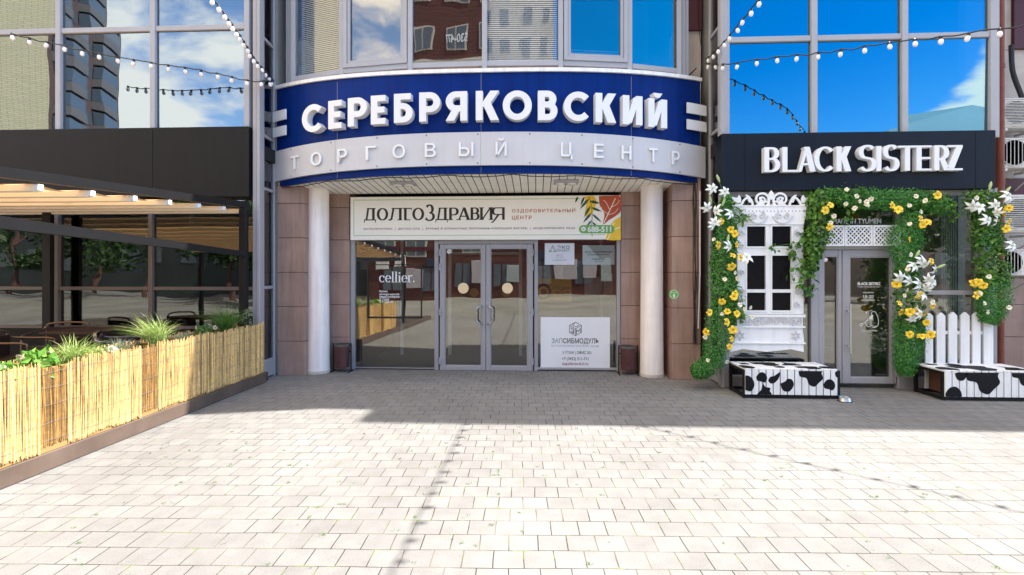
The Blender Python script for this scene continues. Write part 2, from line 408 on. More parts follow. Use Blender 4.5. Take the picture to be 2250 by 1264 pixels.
mat('lens_glass', (.75, .73, .66), .2, 0, .05)
mat('yellow_poster', (.70, .36, .02), .5, 0, .05)
mat('poster_navy', (.02, .03, .06), .5)
mat('poster_paper', (.40, .36, .38), .6, 0, .15, 9)
glass('sky_glass_left', .40, (.50, .60, .68), (.35, .38, .4), .0035, .8)
glass('sky_glass_right', .29, (.52, .82, 1), (.25, .3, .34), .0022, .5)
glass('bay_glass', .25, (.74, .74, .74), (.62, .64, .64), .005, 1.1)
glass('blind_glass', .12, (.75, .78, .8), (.93, .94, .94), .005, 1.1)
glass('shop_glass', .16, (1, .98, .93), (.80, .82, .80), .003, 1.0)
glass('terrace_glass', .14, (.96, .98, .95), (.45, .47, .46), .0055, 1.1)
leafmat('leaf_box', [(.025, .11, .025), (.07, .27, .045), (.15, .43, .085), (.06, .23, .04)])
leafmat('leaf_ivy', [(.022, .075, .014), (.07, .19, .028), (.17, .34, .055), (.08, .18, .03)])
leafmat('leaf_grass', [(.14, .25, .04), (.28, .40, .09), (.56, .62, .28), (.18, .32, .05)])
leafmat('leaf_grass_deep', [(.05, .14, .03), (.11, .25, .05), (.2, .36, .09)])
leafmat('leaf_bright', [(.08, .24, .03), (.17, .36, .05), (.30, .48, .10)])
leafmat('leaf_sage', [(.14, .19, .12), (.24, .29, .19), (.10, .14, .08)])
leafmat('awning_cloth', [(.72, .47, .25), (.70, .44, .23)], .42)

def paving_material():
    m = bpy.data.materials.new('paving'); m.use_nodes = True; t = m.node_tree; p = t.nodes['Principled BSDF']; A = t.nodes.new; K = t.links.new
    g = A('ShaderNodeNewGeometry'); mp = A('ShaderNodeMapping'); mp.vector_type = 'POINT'; mp.inputs['Rotation'].default_value = (0, 0, R(-1.9)); mp.inputs['Location'].default_value = (.05, .03, 0)
    # a slight wander so that no row is ruler-straight
    wn = A('ShaderNodeTexNoise'); wn.inputs['Scale'].default_value = 2.2; wn.inputs['Detail'].default_value = 2; K(g.outputs['Position'], wn.inputs['Vector'])
    vs = A('ShaderNodeVectorMath'); vs.operation = 'SCALE'; vs.inputs['Scale'].default_value = .022; K(wn.outputs['Color'], vs.inputs[0])
    va = A('ShaderNodeVectorMath'); K(g.outputs['Position'], va.inputs[0]); K(vs.outputs[0], va.inputs[1]); K(va.outputs[0], mp.inputs['Vector'])
    b = A('ShaderNodeTexBrick'); b.offset = .5; b.inputs['Scale'].default_value = 1; b.inputs['Brick Width'].default_value = .172; b.inputs['Row Height'].default_value = .172
    b.inputs['Mortar Size'].default_value = .0034; b.inputs['Mortar Smooth'].default_value = .25; b.inputs['Bias'].default_value = -.1
    b.inputs['Color1'].default_value = (.202, .196, .188, 1); b.inputs['Color2'].default_value = (.178, .172, .165, 1); b.inputs['Mortar'].default_value = (.06, .05, .04, 1)
    K(mp.outputs[0], b.inputs['Vector'])
    def noise(sc, d=6):
        n = A('ShaderNodeTexNoise'); n.inputs['Scale'].default_value = sc; n.inputs['Detail'].default_value = d; K(g.outputs['Position'], n.inputs['Vector']); return n.outputs[0]
    def rng_(x, a, c, lo, hi):
        r = A('ShaderNodeMapRange'); r.inputs[1].default_value = a; r.inputs[2].default_value = c; r.inputs[3].default_value = lo; r.inputs[4].default_value = hi; K(x, r.inputs[0]); return r.outputs[0]
    def mul(c, f):
        q = A('ShaderNodeMix'); q.data_type = 'RGBA'; q.blend_type = 'MULTIPLY'; q.inputs[0].default_value = 1; K(c, q.inputs[6]); K(f, q.inputs[7]); return q.outputs[2]
    c = mul(mul(mul(b.outputs['Color'], rng_(noise(.55, 4), .3, .7, .85, 1.1)), rng_(noise(7), .3, .7, .90, 1.08)), rng_(noise(120, 3), .3, .7, .86, 1.12))
    # joints: partly sand-filled (pale), partly open and dark, here and there moss
    dust = A('ShaderNodeMix'); dust.data_type = 'RGBA'; K(rng_(noise(2.6, 4), .40, .54, 0, 1), dust.inputs[0]); dust.inputs[6].default_value = (.145, .125, .10, 1); dust.inputs[7].default_value = (.032, .026, .018, 1)
    moss = A('ShaderNodeMix'); moss.data_type = 'RGBA'; K(rng_(noise(5.5, 4), .585, .63, 0, 1), moss.inputs[0]); K(dust.outputs[2], moss.inputs[6]); moss.inputs[7].default_value = (.10, .14, .015, 1)
    j = A('ShaderNodeMix'); j.data_type = 'RGBA'; K(b.outputs['Fac'], j.inputs[0]); K(c, j.inputs[6]); K(moss.outputs[2], j.inputs[7])
    # chewing-gum spots and grit
    vo = A('ShaderNodeTexVoronoi'); vo.inputs['Scale'].default_value = 3.1; K(g.outputs['Position'], vo.inputs['Vector'])
    sp = A('ShaderNodeMix'); sp.data_type = 'RGBA'; sp.blend_type = 'MULTIPLY'; K(rng_(vo.outputs['Distance'], .022, .032, .55, 0), sp.inputs[0]); K(j.outputs[2], sp.inputs[6]); sp.inputs[7].default_value = (.3, .29, .29, 1)
    K(sp.outputs[2], p.inputs['Base Color']); p.inputs['Roughness'].default_value = .8; p.inputs['Specular IOR Level'].default_value = .3
    h = A('ShaderNodeMath'); h.operation = 'MULTIPLY_ADD'; K(b.outputs['Fac'], h.inputs[0]); h.inputs[1].default_value = -1; K(rng_(noise(60, 4), 0, 1, 0, .35), h.inputs[2])
    bp = A('ShaderNodeBump'); bp.inputs['Strength'].default_value = .6; bp.inputs['Distance'].default_value = .004; K(h.outputs[0], bp.inputs['Height']); K(bp.outputs[0], p.inputs['Normal'])
    MATS['paving'] = m
paving_material()
def courses(name, c1, c2, mortar):
    m = bpy.data.materials.new(name); m.use_nodes = True; t = m.node_tree; p = t.nodes['Principled BSDF']; g = t.nodes.new('ShaderNodeNewGeometry')
    sx = t.nodes.new('ShaderNodeSeparateXYZ'); t.links.new(g.outputs['Position'], sx.inputs[0]); ad = t.nodes.new('ShaderNodeMath'); t.links.new(sx.outputs[0], ad.inputs[0]); t.links.new(sx.outputs[1], ad.inputs[1])
    cb = t.nodes.new('ShaderNodeCombineXYZ'); t.links.new(ad.outputs[0], cb.inputs[0]); t.links.new(sx.outputs[2], cb.inputs[1])
    b = t.nodes.new('ShaderNodeTexBrick'); b.inputs['Scale'].default_value = 1; b.inputs['Brick Width'].default_value = .6; b.inputs['Row Height'].default_value = .22; b.inputs['Mortar Size'].default_value = .03
    b.inputs['Color1'].default_value = (*c1, 1); b.inputs['Color2'].default_value = (*c2, 1); b.inputs['Mortar'].default_value = (*mortar, 1); t.links.new(cb.outputs[0], b.inputs['Vector']); t.links.new(b.outputs[0], p.inputs['Base Color']); p.inputs['Roughness'].default_value = .85; MATS[name] = m
courses('beige_courses', (.74, .58, .33), (.66, .52, .30), (.50, .40, .25)); courses('red_courses', (.12, .03, .02), (.09, .022, .016), (.10, .05, .04)); courses('brown_courses', (.155, .075, .06), (.12, .06, .05), (.13, .09, .075))

# ------------------------------------------------------------------ ground and terrace deck
mat('asphalt', (.17, .162, .14), .85, 0, .35, .35, .3, 30)
struct(MB().box(-70, 70, -15.9, -1.4, .002, .006).build('asphalt_road', 'asphalt'))
struct(MB().add([(-300, -300, 0), (300, -300, 0), (300, 300, 0), (-300, 300, 0)], [(0, 1, 2, 3)]).build('plaza_pavement', 'paving', org=(0, 0, 0)))
DX = -3.94                                    # front edge of the terrace
deck = struct(MB().box(-14, DX-.03, -1.5, 7.24, 0.004, .135).build('terrace_floor', 'deck_boards'))
MB().box(DX-.028, DX, -1.5, 7.14, .004, .145, .004).build('edge_board', 'brown_board', deck)

wd_ = MB(); wr_ = random.Random(11); ca, sa = math.cos(R(1.9)), math.sin(R(1.9))
for _ in range(150):                           # sprigs of moss and grass in the joints
    u, v = wr_.uniform(-3.4, 3.6), wr_.uniform(2.6, 5.2)
    if wr_.random() < .6: v = round(v/.172)*.172
    else: u = round(u/.172)*.172
    x, y = u*ca-v*sa, u*sa+v*ca
    for _ in range(wr_.randint(4, 16)):
        a_ = wr_.uniform(0, 6.28); l_ = wr_.uniform(.006, .02); ox, oy = x+wr_.gauss(0, .009), y+wr_.gauss(0, .006)
        wd_.add([(ox-.002, oy, .001), (ox+.002, oy, .001), (ox+math.cos(a_)*l_*.8, oy+math.sin(a_)*l_*.8, l_*.8)], [(0, 1, 2)])
wd_.build('joint_moss', 'leaf_grass_deep')['kind'] = 'stuff'
gr_ = MB()
for _ in range(90):                            # grit and scraps lying on the blocks
    x, y = wr_.uniform(-3.5, 4), wr_.uniform(2.6, 6.5); l_ = wr_.uniform(.003, .009); a_ = wr_.uniform(0, 6)
    gr_.add([(x+l_*math.cos(a_+k*1.57)*(1 if k % 2 else .5), y+l_*math.sin(a_+k*1.57)*(1 if k % 2 else .5), .001+.003*(k % 2)) for k in range(4)], [(0, 1, 2, 3)])
gr_.build('grit', 'bin_ash')['kind'] = 'stuff'

# ------------------------------------------------------------------ the shopping centre
XC = -.79
bld = thing('shopping_centre', 'shopping centre of glass wings, stone piers and a curved bay window', 'building', (XC, 9, 0))
LG, RG = 7.18, 7.16                            # glass planes of the wings
LX, RX = -4.03, 2.58                           # inner corners of the wings
REND = ax(2186, RG)
EW = 8.2                                       # entrance wall
# unseen upper blocks, stepped to cast the plaza's shadow edge, and the mass behind
m = MB(); m.box(-14, 3.15, 7.16, 20, 7.6, 10.0); m.box(3.152, 5.6, 7.162, 20, 7.602, 8.15); m.box(5.6, 34, 7.1, 20, 8.0, 10.75); m.box(5.6, 34, 8.9, 20, 7.5, 8.0)
m.build('shadow_upper_wall', 'maroon', bld)
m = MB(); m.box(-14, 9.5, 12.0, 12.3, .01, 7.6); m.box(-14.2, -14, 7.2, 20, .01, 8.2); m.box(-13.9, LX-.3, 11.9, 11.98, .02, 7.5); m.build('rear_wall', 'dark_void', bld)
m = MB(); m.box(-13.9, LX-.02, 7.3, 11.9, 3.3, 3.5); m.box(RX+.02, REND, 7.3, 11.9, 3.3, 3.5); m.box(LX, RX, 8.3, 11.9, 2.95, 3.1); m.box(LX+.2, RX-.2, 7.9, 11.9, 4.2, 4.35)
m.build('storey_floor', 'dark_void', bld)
for x in (RX+.02, LX-.12, REND-.08): MB().box(x, x+.1, 7.66, 11.9, .02, 7.5).build('party_wall', 'ac_grey', bld)

tilt = random.Random(4)
def pane(x0, x1, Y, z0, z1, m, parent=bld, name='window_pane'):
    q = MB().box(x0, x1, Y, Y+.012, z0, z1); a, b = tilt.gauss(0, .0035), tilt.gauss(0, .0035)      # no two panes sit quite alike
    q.v = [(x, y+a*(x-(x0+x1)/2)+b*(z-(z0+z1)/2), z) for x, y, z in q.v]
    return q.build(name, m, parent)
# left wing, upper glazing
mul = [ax(133, LG)-1.352*k for k in range(5, 0, -1)]+[ax(133, LG), ax(340, LG), ax(547, LG)-.01]
zt = az(66, LG, 300); zf = az(282, 7.1, 300)
fr = MB(); zs = [zf-.06, zt, zt+1.42, 7.6]
for x in mul: fr.box(x-.04, x+.04, LG-.05, LG+.07, zf-.1, 7.6, .006)
for a, b in zip(mul, mul[1:]):
    for z in zs[1:3]: fr.box(a+.04, b-.04, LG-.035, LG+.06, z-.038, z+.038, .006)
    for z0, z1 in zip(zs, zs[1:]): pane(a+.04, b-.04, LG, z0+.038, z1-.038, 'sky_glass_left')
fr.build('curtain_wall_frame', 'light_frame', bld)
# left black fascia
m = MB(); e = ax(547, 7.08); seams = [-14, -10.6, -8.1, -5.62, e]
zb = az(432, 7.08, 530)
for a, b in zip(seams, seams[1:]): m.box(a+.002, b-.002, 7.08, 7.3, zb, zf, .004)
m.build('fascia_panel', 'black_cladding', bld)
# left wing, terrace glazing
TG = 7.26; ml = [ax(130, TG)-1.36*k for k in range(4, 0, -1)]+[ax(130, TG), ax(335, TG), LX-.06]
fr = MB(); zm = az(634, TG, 300); z0 = az(716, TG, 300)
for x in ml[:-1]: fr.box(x-.03, x+.03, TG-.05, TG+.06, z0-.02, zb, .005)
for a, b in zip(ml, ml[1:]):
    fr.box(a+.03, b-.03, TG-.04, TG+.05, zm-.026, zm+.026, .005); fr.box(a+.03, b-.03, TG-.04, TG+.05, z0-.04, z0)
    pane(a+.03, b-.03, TG, z0, zm-.026, 'terrace_glass'); pane(a+.03, b-.03, TG, zm+.026, zb+.05, 'terrace_glass')
mat('bronze_frame', (.15, .125, .118), .45)
fr.build('terrace_window_frame', 'bronze_frame', bld)
MB().box(-14, LX-.06, TG-.03, TG+.2, .136, z0-.04).build('plinth', 'black_cladding', bld)
# corner posts with their glazed returns
def corner(X, sgn, Y0, zs, m, skew=0):
    def sk(q):
        q.v = [(x+skew*max(0, y-Y0-.03), y, z) for x, y, z in q.v]; return q
    f = MB()
    f.box(X, X-sgn*.05, Y0-.06, Y0+.03, .0, 7.6, .006); f.box(X-sgn*.055, X-sgn*.115, Y0-.045, Y0+.05, 0, 7.6, .006)
    f.box(X-sgn*.003, X-sgn*.06, Y0+.03, Y0+.085, 0, 7.6, .005); f.box(X, X-sgn*.06, 7.60, 7.655, 0, 7.6, .005)
    for z in zs: f.box(X-sgn*.006, X-sgn*.05, Y0+.085, 7.60, z-.022, z+.022, .004)
    f.box(X-sgn*.015, X-sgn*.045, Y0+.085, 7.60, .03, zs[0]-.022)
    sk(f).build('corner_post', 'grey_frame', bld)
    for z0_, z1_ in zip(zs, zs[1:]+[7.6]): sk(MB().box(X-sgn*.028, X-sgn*.04, Y0+.085, 7.60, z0_+.022, z1_-.022)).build('return_pane', m, bld)
corner(LX, 1, LG, [.27, 1.38, 2.86, 3.65, 5.1, 6.5], 'bay_glass', -.09)
corner(RX, -1, RG, [.27, 1.38, 2.86, 3.65, 5.1, 6.5], 'bay_glass')

# right wing, upper glazing
mul = [ax(1587, RG), ax(1786, RG), ax(1984, RG), ax(2177, RG)]
zt = az(84, RG, 1880); zf = az(287, 7.05, 1880)
fr = MB(); zs = [zf-.06, zt, zt+1.42, 7.6]
for i, x in enumerate(mul): fr.box(x-.04, x+(.04 if i < 3 else .075), RG-.05, RG+.07, zf-.1, 7.6, .006)
for a, b in zip(mul, mul[1:]):
    for z in zs[1:3]: fr.box(a+.04, b-.04, RG-.035, RG+.06, z-.038, z+.038, .006)
    for z0, z1 in zip(zs, zs[1:]): pane(a+.04, b-.04, RG, z0+.038, z1-.038, 'sky_glass_right')
fr.build('curtain_wall_frame', 'light_frame', bld)

# stone piers and the stone jambs beside the entrance
def stone(x0, x1, y0, y1, z1, name='stone_pier'):
    m = MB(); m.m = 1; m.box(x0+.01, x1-.01, y0+.01, y1, 0, z1-.01); m.m = 0; z = 0
    while z < z1-.01:
        t = min(z+.532, z1); m.box(x0, x1, y0, y1, z+(.002 if z else 0), t, .004); z += .537
    m.build(name, ['stone', 'stone_joint'], bld)
stone(-4.03, -3.60, 7.62, 8.35, 3.02); stone(2.04, 2.46, 7.62, 8.35, 3.02)
ea, eb = ax(771, EW), ax(1363, EW)
stone(-3.60+.002, ea-.003, EW-.06, 8.4, 2.95, 'stone_jamb'); stone(eb+.003, 2.04-.002, EW-.06, 8.4, 2.95, 'stone_jamb')
# walls beside the bay
for a, b in ((-4.02, -3.72), (2.14, 2.56)):
    MB().box(a, b, 7.92, 8.2, 3.0, 5.36).build('concrete_wall', 'concrete', bld)
    MB().box(a, b, 7.88, 8.2, 5.363, 7.6).build('maroon_panel', 'maroon', bld)
MB().box(2.465, 2.575, 7.9, 8.2, 0, 3.0).build('maroon_panel', 'maroon', bld)

# wall beyond the right wing
BW = 8.75
m = MB(); m.box(REND-.02, 16, BW, BW+.3, 1.52, 5.32); m.build('concrete_wall', 'concrete', bld)
MB().box(7.92, 16, BW-.06, BW-.002, az(110, BW, 2230), 7.6).build('maroon_panel', 'maroon', bld)
MB().box(REND+.02, 16, BW-.05, BW-.002, az(430, BW, 2230), az(400, BW, 2230)+.05).build('maroon_panel', 'maroon', bld)
stone(REND-.02, 16, BW-.03, BW+.3, az(603, BW, 2230), 'stone_wall')
MB().box(REND-.02, 16, BW, BW+.3, 5.33, 7.6).build('concrete_wall', 'concrete', bld)

# bay window above the canopy
def bay(px):
    Y = 7.3
    for _ in range(12):
        X = ax(px, Y); Y = 7.2+.44*abs((X-XC)/3.0)**2.6
    return Vector((X, Y))
BV = [bay(p) for p in (646, 752, 902, 1065, 1232, 1383, 1491)]
zsill = az(141, 7.2, 1065)
def slab(mb, a, b, y0, y1, z0, z1, k0=0, k1=0):
    """box along the plan line a-b, from offset y0 (out) to y1 (in), trimmed by k0 / k1 at its ends"""
    d = (b-a); l = d.length; d.normalize(); n = Vector((-d.y, d.x))
    if n.y < 0: n = -n
    P = [a+d*k0+n*y0, b-d*k1+n*y0, b-d*k1+n*y1, a+d*k0+n*y1]
    mb.add([(p.x, p.y, z) for z in (z0, z1) for p in P], [(0, 3, 2, 1), (4, 5, 6, 7), (0, 1, 5, 4), (1, 2, 6, 5), (2, 3, 7, 6), (3, 0, 4, 7)])
fr = MB(); skirt = MB()
for i, p in enumerate(BV): fr.box(p.x-.035, p.x+.035, p.y-.04, p.y+.06, 4.3, 7.6, .006)
for s_, p in ((-1, BV[0]), (1, BV[-1])):
    fr.box(p.x+s_*.05, p.x+s_*.11, p.y+.03, p.y+.11, 4.3, 7.6, .006); fr.box(p.x+s_*.115, p.x+s_*.17, p.y+.08, p.y+.3, 4.3, 7.6)
ZS = [zsill, 6.15, 7.6]
for i in range(6):
    a, b = BV[i], BV[i+1]
    slab(fr, a, b, -.03, .05, zsill-.035, zsill+.035, .035, .035); slab(fr, a, b, -.03, .05, ZS[1]+.4-.035, ZS[1]+.4+.035, .035, .035)
    slab(skirt, a, b, .0, .03, 4.3, zsill-.035, .035, .035)
    mb = MB(); slab(mb, a, b, 0, .012, zsill+.035, 6.515, .035, .035); mb.build('bay_pane', 'blind_glass' if i in (0, 3) else 'bay_glass', bld)
    mb = MB(); slab(mb, a, b, 0, .012, 6.585, 7.6, .035, .035); mb.build('bay_pane', 'bay_glass', bld)
    if i in (1, 4):
        sf = MB(); zt_ = 6.5
        for o, wdt in ((0, .055), (.06, .04)):
            y0_, y1_ = (-.05, -.002) if o == 0 else (-.035, -.001)
            q = .04+o
            slab(sf, a, b, y0_, y1_, zsill+.04+o, zsill+.04+o+wdt, q, q); slab(sf, a, b, y0_, y1_, zt_-o-wdt, zt_-o, q, q)
            l = (b-a).length
            slab(sf, a, b, y0_, y1_, zsill+.04+o+wdt, zt_-o-wdt, q, l-q-wdt); slab(sf, a, b, y0_, y1_, zsill+.04+o+wdt, zt_-o-wdt, l-q-wdt, q)
        sf.build('sash', 'light_frame', bld)
    n = {0: 64, 3: 64, 2: 3, 4: 7, 1: 0, 5: 0}[i]
    if n:
        bl = MB()
        for k in range(n):
            z = zsill+.06+k*.03
            d = (b-a).normalized(); nn = Vector((-d.y, d.x)); nn = nn if nn.y > 0 else -nn
            p0, p1 = a+d*.05, b-d*.05
            bl.add([(*(p0+nn*.10), z), (*(p1+nn*.10), z), (*(p1+nn*.116), z+.022), (*(p0+nn*.116), z+.022)], [(0, 1, 2, 3)])
        bl.build('blind', 'blind_white', bld)
fr.build('bay_frame', 'light_frame', bld); skirt.build('bay_skirt', 'stone', bld)
m = MB(); m.box(BV[0].x, BV[-1].x, 9.6, 9.7, 4.4, 7.5); m.build('inner_wall', 'lobby_wall', bld)

# entrance glazing and doors
zh = az(529, EW, 1068); zbot = .02
xs = [ax(p, EW) for p in (771, 780, 955, 964, 1174, 1182, 1355, 1363)]
fr = MB()
for a, b in ((0, 1), (2, 3), (4, 5), (6, 7)): fr.box(xs[a], xs[b], EW-.02, EW+.06, 0, zh+.01, .004)
fr.box(xs[1], xs[2], EW-.015, EW+.05, zbot, az(808, EW, 860), .004); fr.box(xs[5], xs[6], EW-.015, EW+.05, zbot, az(808, EW, 1270), .004)
fr.box(xs[3], xs[4], EW-.015, EW+.05, az(536, EW), zh+.01, .004)
fr.build('entrance_frame', 'grey_frame', bld)
pane(xs[1], xs[2], EW+.015, .05, zh+.02, 'shop_glass'); pane(xs[5], xs[6], EW+.015, .05, zh+.02, 'shop_glass')
def leaf(x0, x1, gx0, gx1, Y, zt, zb_, gzt, gzb, hinge_left, hx, m='grey_frame'):
    f = MB(); f.box(x0, gx0, Y-.03, Y+.03, zb_, zt, .005); f.box(gx1, x1, Y-.03, Y+.03, zb_, zt, .005)
    f.box(gx0, gx1, Y-.028, Y+.028, gzt, zt, .005); f.box(gx0, gx1, Y-.028, Y+.028, zb_, gzb, .005)
    for a, b, c, d in ((gx0, gx0+.012, gzb, gzt), (gx1-.012, gx1, gzb, gzt), (gx0+.012, gx1-.012, gzt-.012, gzt), (gx0+.012, gx1-.012, gzb, gzb+.012)): f.box(a, b, Y-.018, Y+.0, c, d)
    d = f.build('door_leaf', m, bld)
    MB().box(gx0, gx1, Y+.004, Y+.014, gzb, gzt).build('door_glass', 'shop_glass', d)
    for z in (zb_+.15, zb_+.95, zt-.38, zt-.14):
        MB().box(hx-.02, hx+.02, Y-.05, Y-.031, z-.05, z-.004, .004).box(hx-.026, hx+.026, Y-.055, Y-.031, z, z+.022, .004).box(hx-.02, hx+.02, Y-.05, Y-.031, z+.026, z+.06, .004).build('hinge', 'light_frame', d)
    return d
E0 = EW-.005; g = lambda p: ax(p, E0)
zt_, zb2, gt, gb = az(537, E0), az(814, E0), az(546, E0), az(804, E0)
dl = leaf(g(967), g(1067.3), g(978), g(1058), E0, zt_, zb2, gt, gb, True, g(968))
dr = leaf(g(1068.3), g(1171), g(1078), g(1159), E0, zt_, zb2, gt, gb, False, g(1170))
for d, x0, x1 in ((dl, 1060, 1049), (dr, 1072, 1084)):
    a, b = g(x0), g(x1); zt2, zb3 = az(674, 8.05), az(713, 8.05)
    MB().tube(spline([(a, E0-.03, zt2), (a*.8+b*.2, E0-.09, zt2), (b, E0-.12, zt2-.04), (b, E0-.12, (zt2+zb3)/2), (b, E0-.12, zb3+.04), (a*.8+b*.2, E0-.09, zb3), (a, E0-.03, zb3)], 4), .013, 8).build('pull_handle', 'steel', d, True)
for d, px in ((dl, 1018), (dr, 1115)):
    p = at(px, 633.5, E0+.003)
    MB().lathe([(.0885, 0), (.0885, -.002)], (p.x, p.y, p.z), 32, 'y').build('warning_disc', 'beige_disc', d)
p = at(987, 553, E0+.003)
q = MB().lathe([(.036, 0), (.036, -.002)], tuple(p), 24, 'y').build('no_smoking_sticker', 'white_print', dl)
MB().strip(arc(p.x, p.z, .026, .026, 0, 345, 23), .006, lambda x, y, d: (x, p.y-.002-d, y), 0, .001, True).strip([(p.x-.012, p.z), (p.x+.012, p.z)], .012, lambda x, y, d: (x, p.y-.002-d, y), 0, .0013).build('sticker_mark', 'grey_print', q)

# lobby behind the entrance glass
m = MB(); m.box(LX, RX, EW+.05, 11.9, 0, .012); m.build('lobby_floor', 'lobby_floor', bld)
m = MB(); m.box(LX, RX, 10.6, 10.7, .012, 2.95); m.box(-3.5, ea-.01, 8.42, 10.6, .012, 2.95); m.box(eb+.01, 2.0, 8.42, 10.6, .012, 2.95); m.build('lobby_wall', 'lobby_wall', bld)
ID = 9.6; f = MB()
for p0, p1 in ((985, 992), (1062, 1070), (1140, 1147), (1318, 1324), (880, 886)): f.box(ax(p0, ID), ax(p1, ID), ID, ID+.05, .012, 2.3)
f.box(ax(880, ID), ax(1324, ID), ID+.002, ID+.045, 2.3, 2.36); f.box(ax(992, ID), ax(1140, ID), ID+.002, ID+.045, 1.95, 2.0)
f.build('inner_door_frame', 'white_plastic', bld)
for px in (1042, 1112):
    p = at(px, 643, ID-.02); MB().lathe([(.085, 0), (.085, -.004)], tuple(p), 28, 'y').build('amber_disc', 'amber_disc', bld)

# ------------------------------------------------------------------ columns
for px, lab in ((699, 'cream round column at the left end of the canopy'), (1432, 'cream round column beside the pier with the green sticker')):
    x = ax(px, 7.9); t = thing('column', lab, 'column', (x, 7.9, 0), 'cream columns under the canopy')
    MB().lathe([(.181, 0), (.179, .25), (.172, .8), (.168, 2.0), (.169, 2.98)], (x, 7.9, 0), 40).build('shaft', 'cream_paint', t, True)
    MB().lathe([(.187, 0), (.187, .03), (.181, .045)], (x, 7.9, 0), 40).build('base_ring', 'concrete', t, True)

# ------------------------------------------------------------------ canopy with its sign
YC, AMP, HW, PW = 6.98, .68, 3.27, 2.8
def cy(X): return YC+AMP*min(1.15, abs((X-XC)/HW))**PW
def cdy(X): return (cy(X+.01)-cy(X-.01))/.02
can = thing('entrance_canopy', 'blue curved canopy sign with white raised letters over the entrance', 'canopy', (XC, 7.4, 2.9))
def band(name, m, off, z0f, z1f, x0, x1, th, n=64):
    mb = MB(); q = []
    for i in range(n+1):
        X = x0+(x1-x0)*i/n; k = cdy(X); l = math.hypot(1, k); a = Vector((X+k/l*off, cy(X)-off/l)); b = a+Vector((-k/l, 1/l))*th
        q.append([(a.x, a.y, z0f(X)), (a.x, a.y, z1f(X)), (b.x, b.y, z1f(X)), (b.x, b.y, z0f(X))])
    vs = [p for c in q for p in c]; fs = []
    for i in range(n):
        for k in range(4): fs.append((4*i+k, 4*i+(k+1) % 4, 4*i+4+(k+1) % 4, 4*i+4+k))
    fs += [(3, 2, 1, 0), tuple(4*n+k for k in range(4))]
    return mb.add(vs, fs).build(name, m, can, True)
C = lambda z: (lambda X: z)
def seam_line(X, off, z0_, z1_):
    k = cdy(X); l = math.hypot(1, k); x, y = X+k/l*off, cy(X)-off/l
    MB().box(x-.0022, x+.0022, y-.0016, y+.002, z0_, z1_).build('panel_seam', 'ac_grey', can)
rise = lambda z, a: (lambda X: z+a*min(1.1, abs((X-XC)/HW))**2.6)
ztop = az(160, YC, 1065); zg1, zg0, zlow = az(290, YC-.05, 1065), az(363, YC-.05, 1065), az(381, YC, 1065)
xl, xr = XC-3.27, XC+3.25
droop = lambda z, a: (lambda X: z-a*min(1.1, abs((X-XC)/HW))**2)
band('fascia', 'blue_panel', 0, droop(zlow, .05), rise(ztop, .07), xl, xr, .06)
band('grey_band', 'silver_band', .05, droop(zg0, .075), droop(zg1, .075), xl-.14, xr+.05, .045)
band('top_cap', 'white_cap', .03, rise(ztop+.002, .07), rise(ztop+.052, .07), xl-.03, xr+.01, .5)
for s_ in (-1, 1):
    for za, zb_ in ((az(242, 7.3, 1065), az(222, 7.3, 1065)), (az(278, 7.3, 1065), az(259, 7.3, 1065))):
        x0, x1 = (xl-.12, xl+.28) if s_ < 0 else (xr-.28, xr+.05)
        band('stripe', 'letter_white', .07, C(za-.04), C(zb_-.02), x0, x1, .02, 14)
for X in (-2.9, XC+.02, 1.35):
    dd = .075*abs((X-XC)/HW)**2
    seam_line(X, .05, zg0+.004-dd, zg1-.004-dd)
    seam_line(X, 0, zg1+.01-dd, ztop-.01); seam_line(X, 0, zlow+.004-dd*.6, zg0-.01-dd)
# screws along the grey band
for i in range(9):
    X = XC-2.9+i*.72
    for z in (droop(zg1-.03, .075)(X), droop(zg0+.03, .075)(X)):
        k = cdy(X); l = math.hypot(1, k); MB().lathe([(.011, 0), (.008, -.006)], (X+k/l*.052, cy(X)-.052/l, z), 8, 'y').build('screw', 'grey_print', can)
def on_canopy(px, off):
    X = XC
    for _ in range(14): X = ax(px, cy(X)-off)
    return X
def frame_at(X, z0, off=0):
    k = cdy(X); l = math.hypot(1, k); t = Vector((1/l, k/l)); n = Vector((k/l, -1/l)); o = Vector((X, cy(X)))+n*off
    return lambda x, y, d: (o.x+t.x*x+n.x*d, o.y+t.y*x+n.y*d, z0+y)
big = [('С', 667, 713), ('Е', 724, 753), ('Р', 766, 808), ('Е', 816, 848), ('Б', 866, 907), ('Р', 921, 967), ('Я', 979, 1026), ('К', 1045, 1096), ('О', 1104, 1168), ('В', 1181, 1224), ('С', 1237, 1296), ('К', 1306, 1351), ('И', 1365, 1408), ('Й', 1420, 1461)]
HL = .405; zl0 = az(263, YC-.14, 1065)
for ch, a, b in big:
    X = on_canopy((a+b)/2, .13); k = cdy(X); Y = cy(X)-.13
    w_ = (ax(b, Y)-ax(a, Y))/max(.55, 1-0.85*k*(X/Y if True else 0)) if False else (ax(b, Y)-ax(a, Y))
    # foreshortening of a plate turned along the curve, seen from the plaza
    ray = Vector((X, Y)).normalized(); t = Vector((1, k)).normalized(); full = Vector((1, 0))
    fac = abs(t.x*ray.y-t.y*ray.x)/abs(full.x*ray.y); wid = w_/max(.5, fac)
    T0 = frame_at(X, zl0-.075*abs((X-XC)/HW)**2, .004); T = lambda x, y, d, T0=T0, wid=wid: T0(x*HL-wid/2, y*HL, d)
    mb = MB(); draw(mb, glyph(ch, wid/HL, .235, .205), T, 0, .11); mb.build('letter', 'letter_white', can)
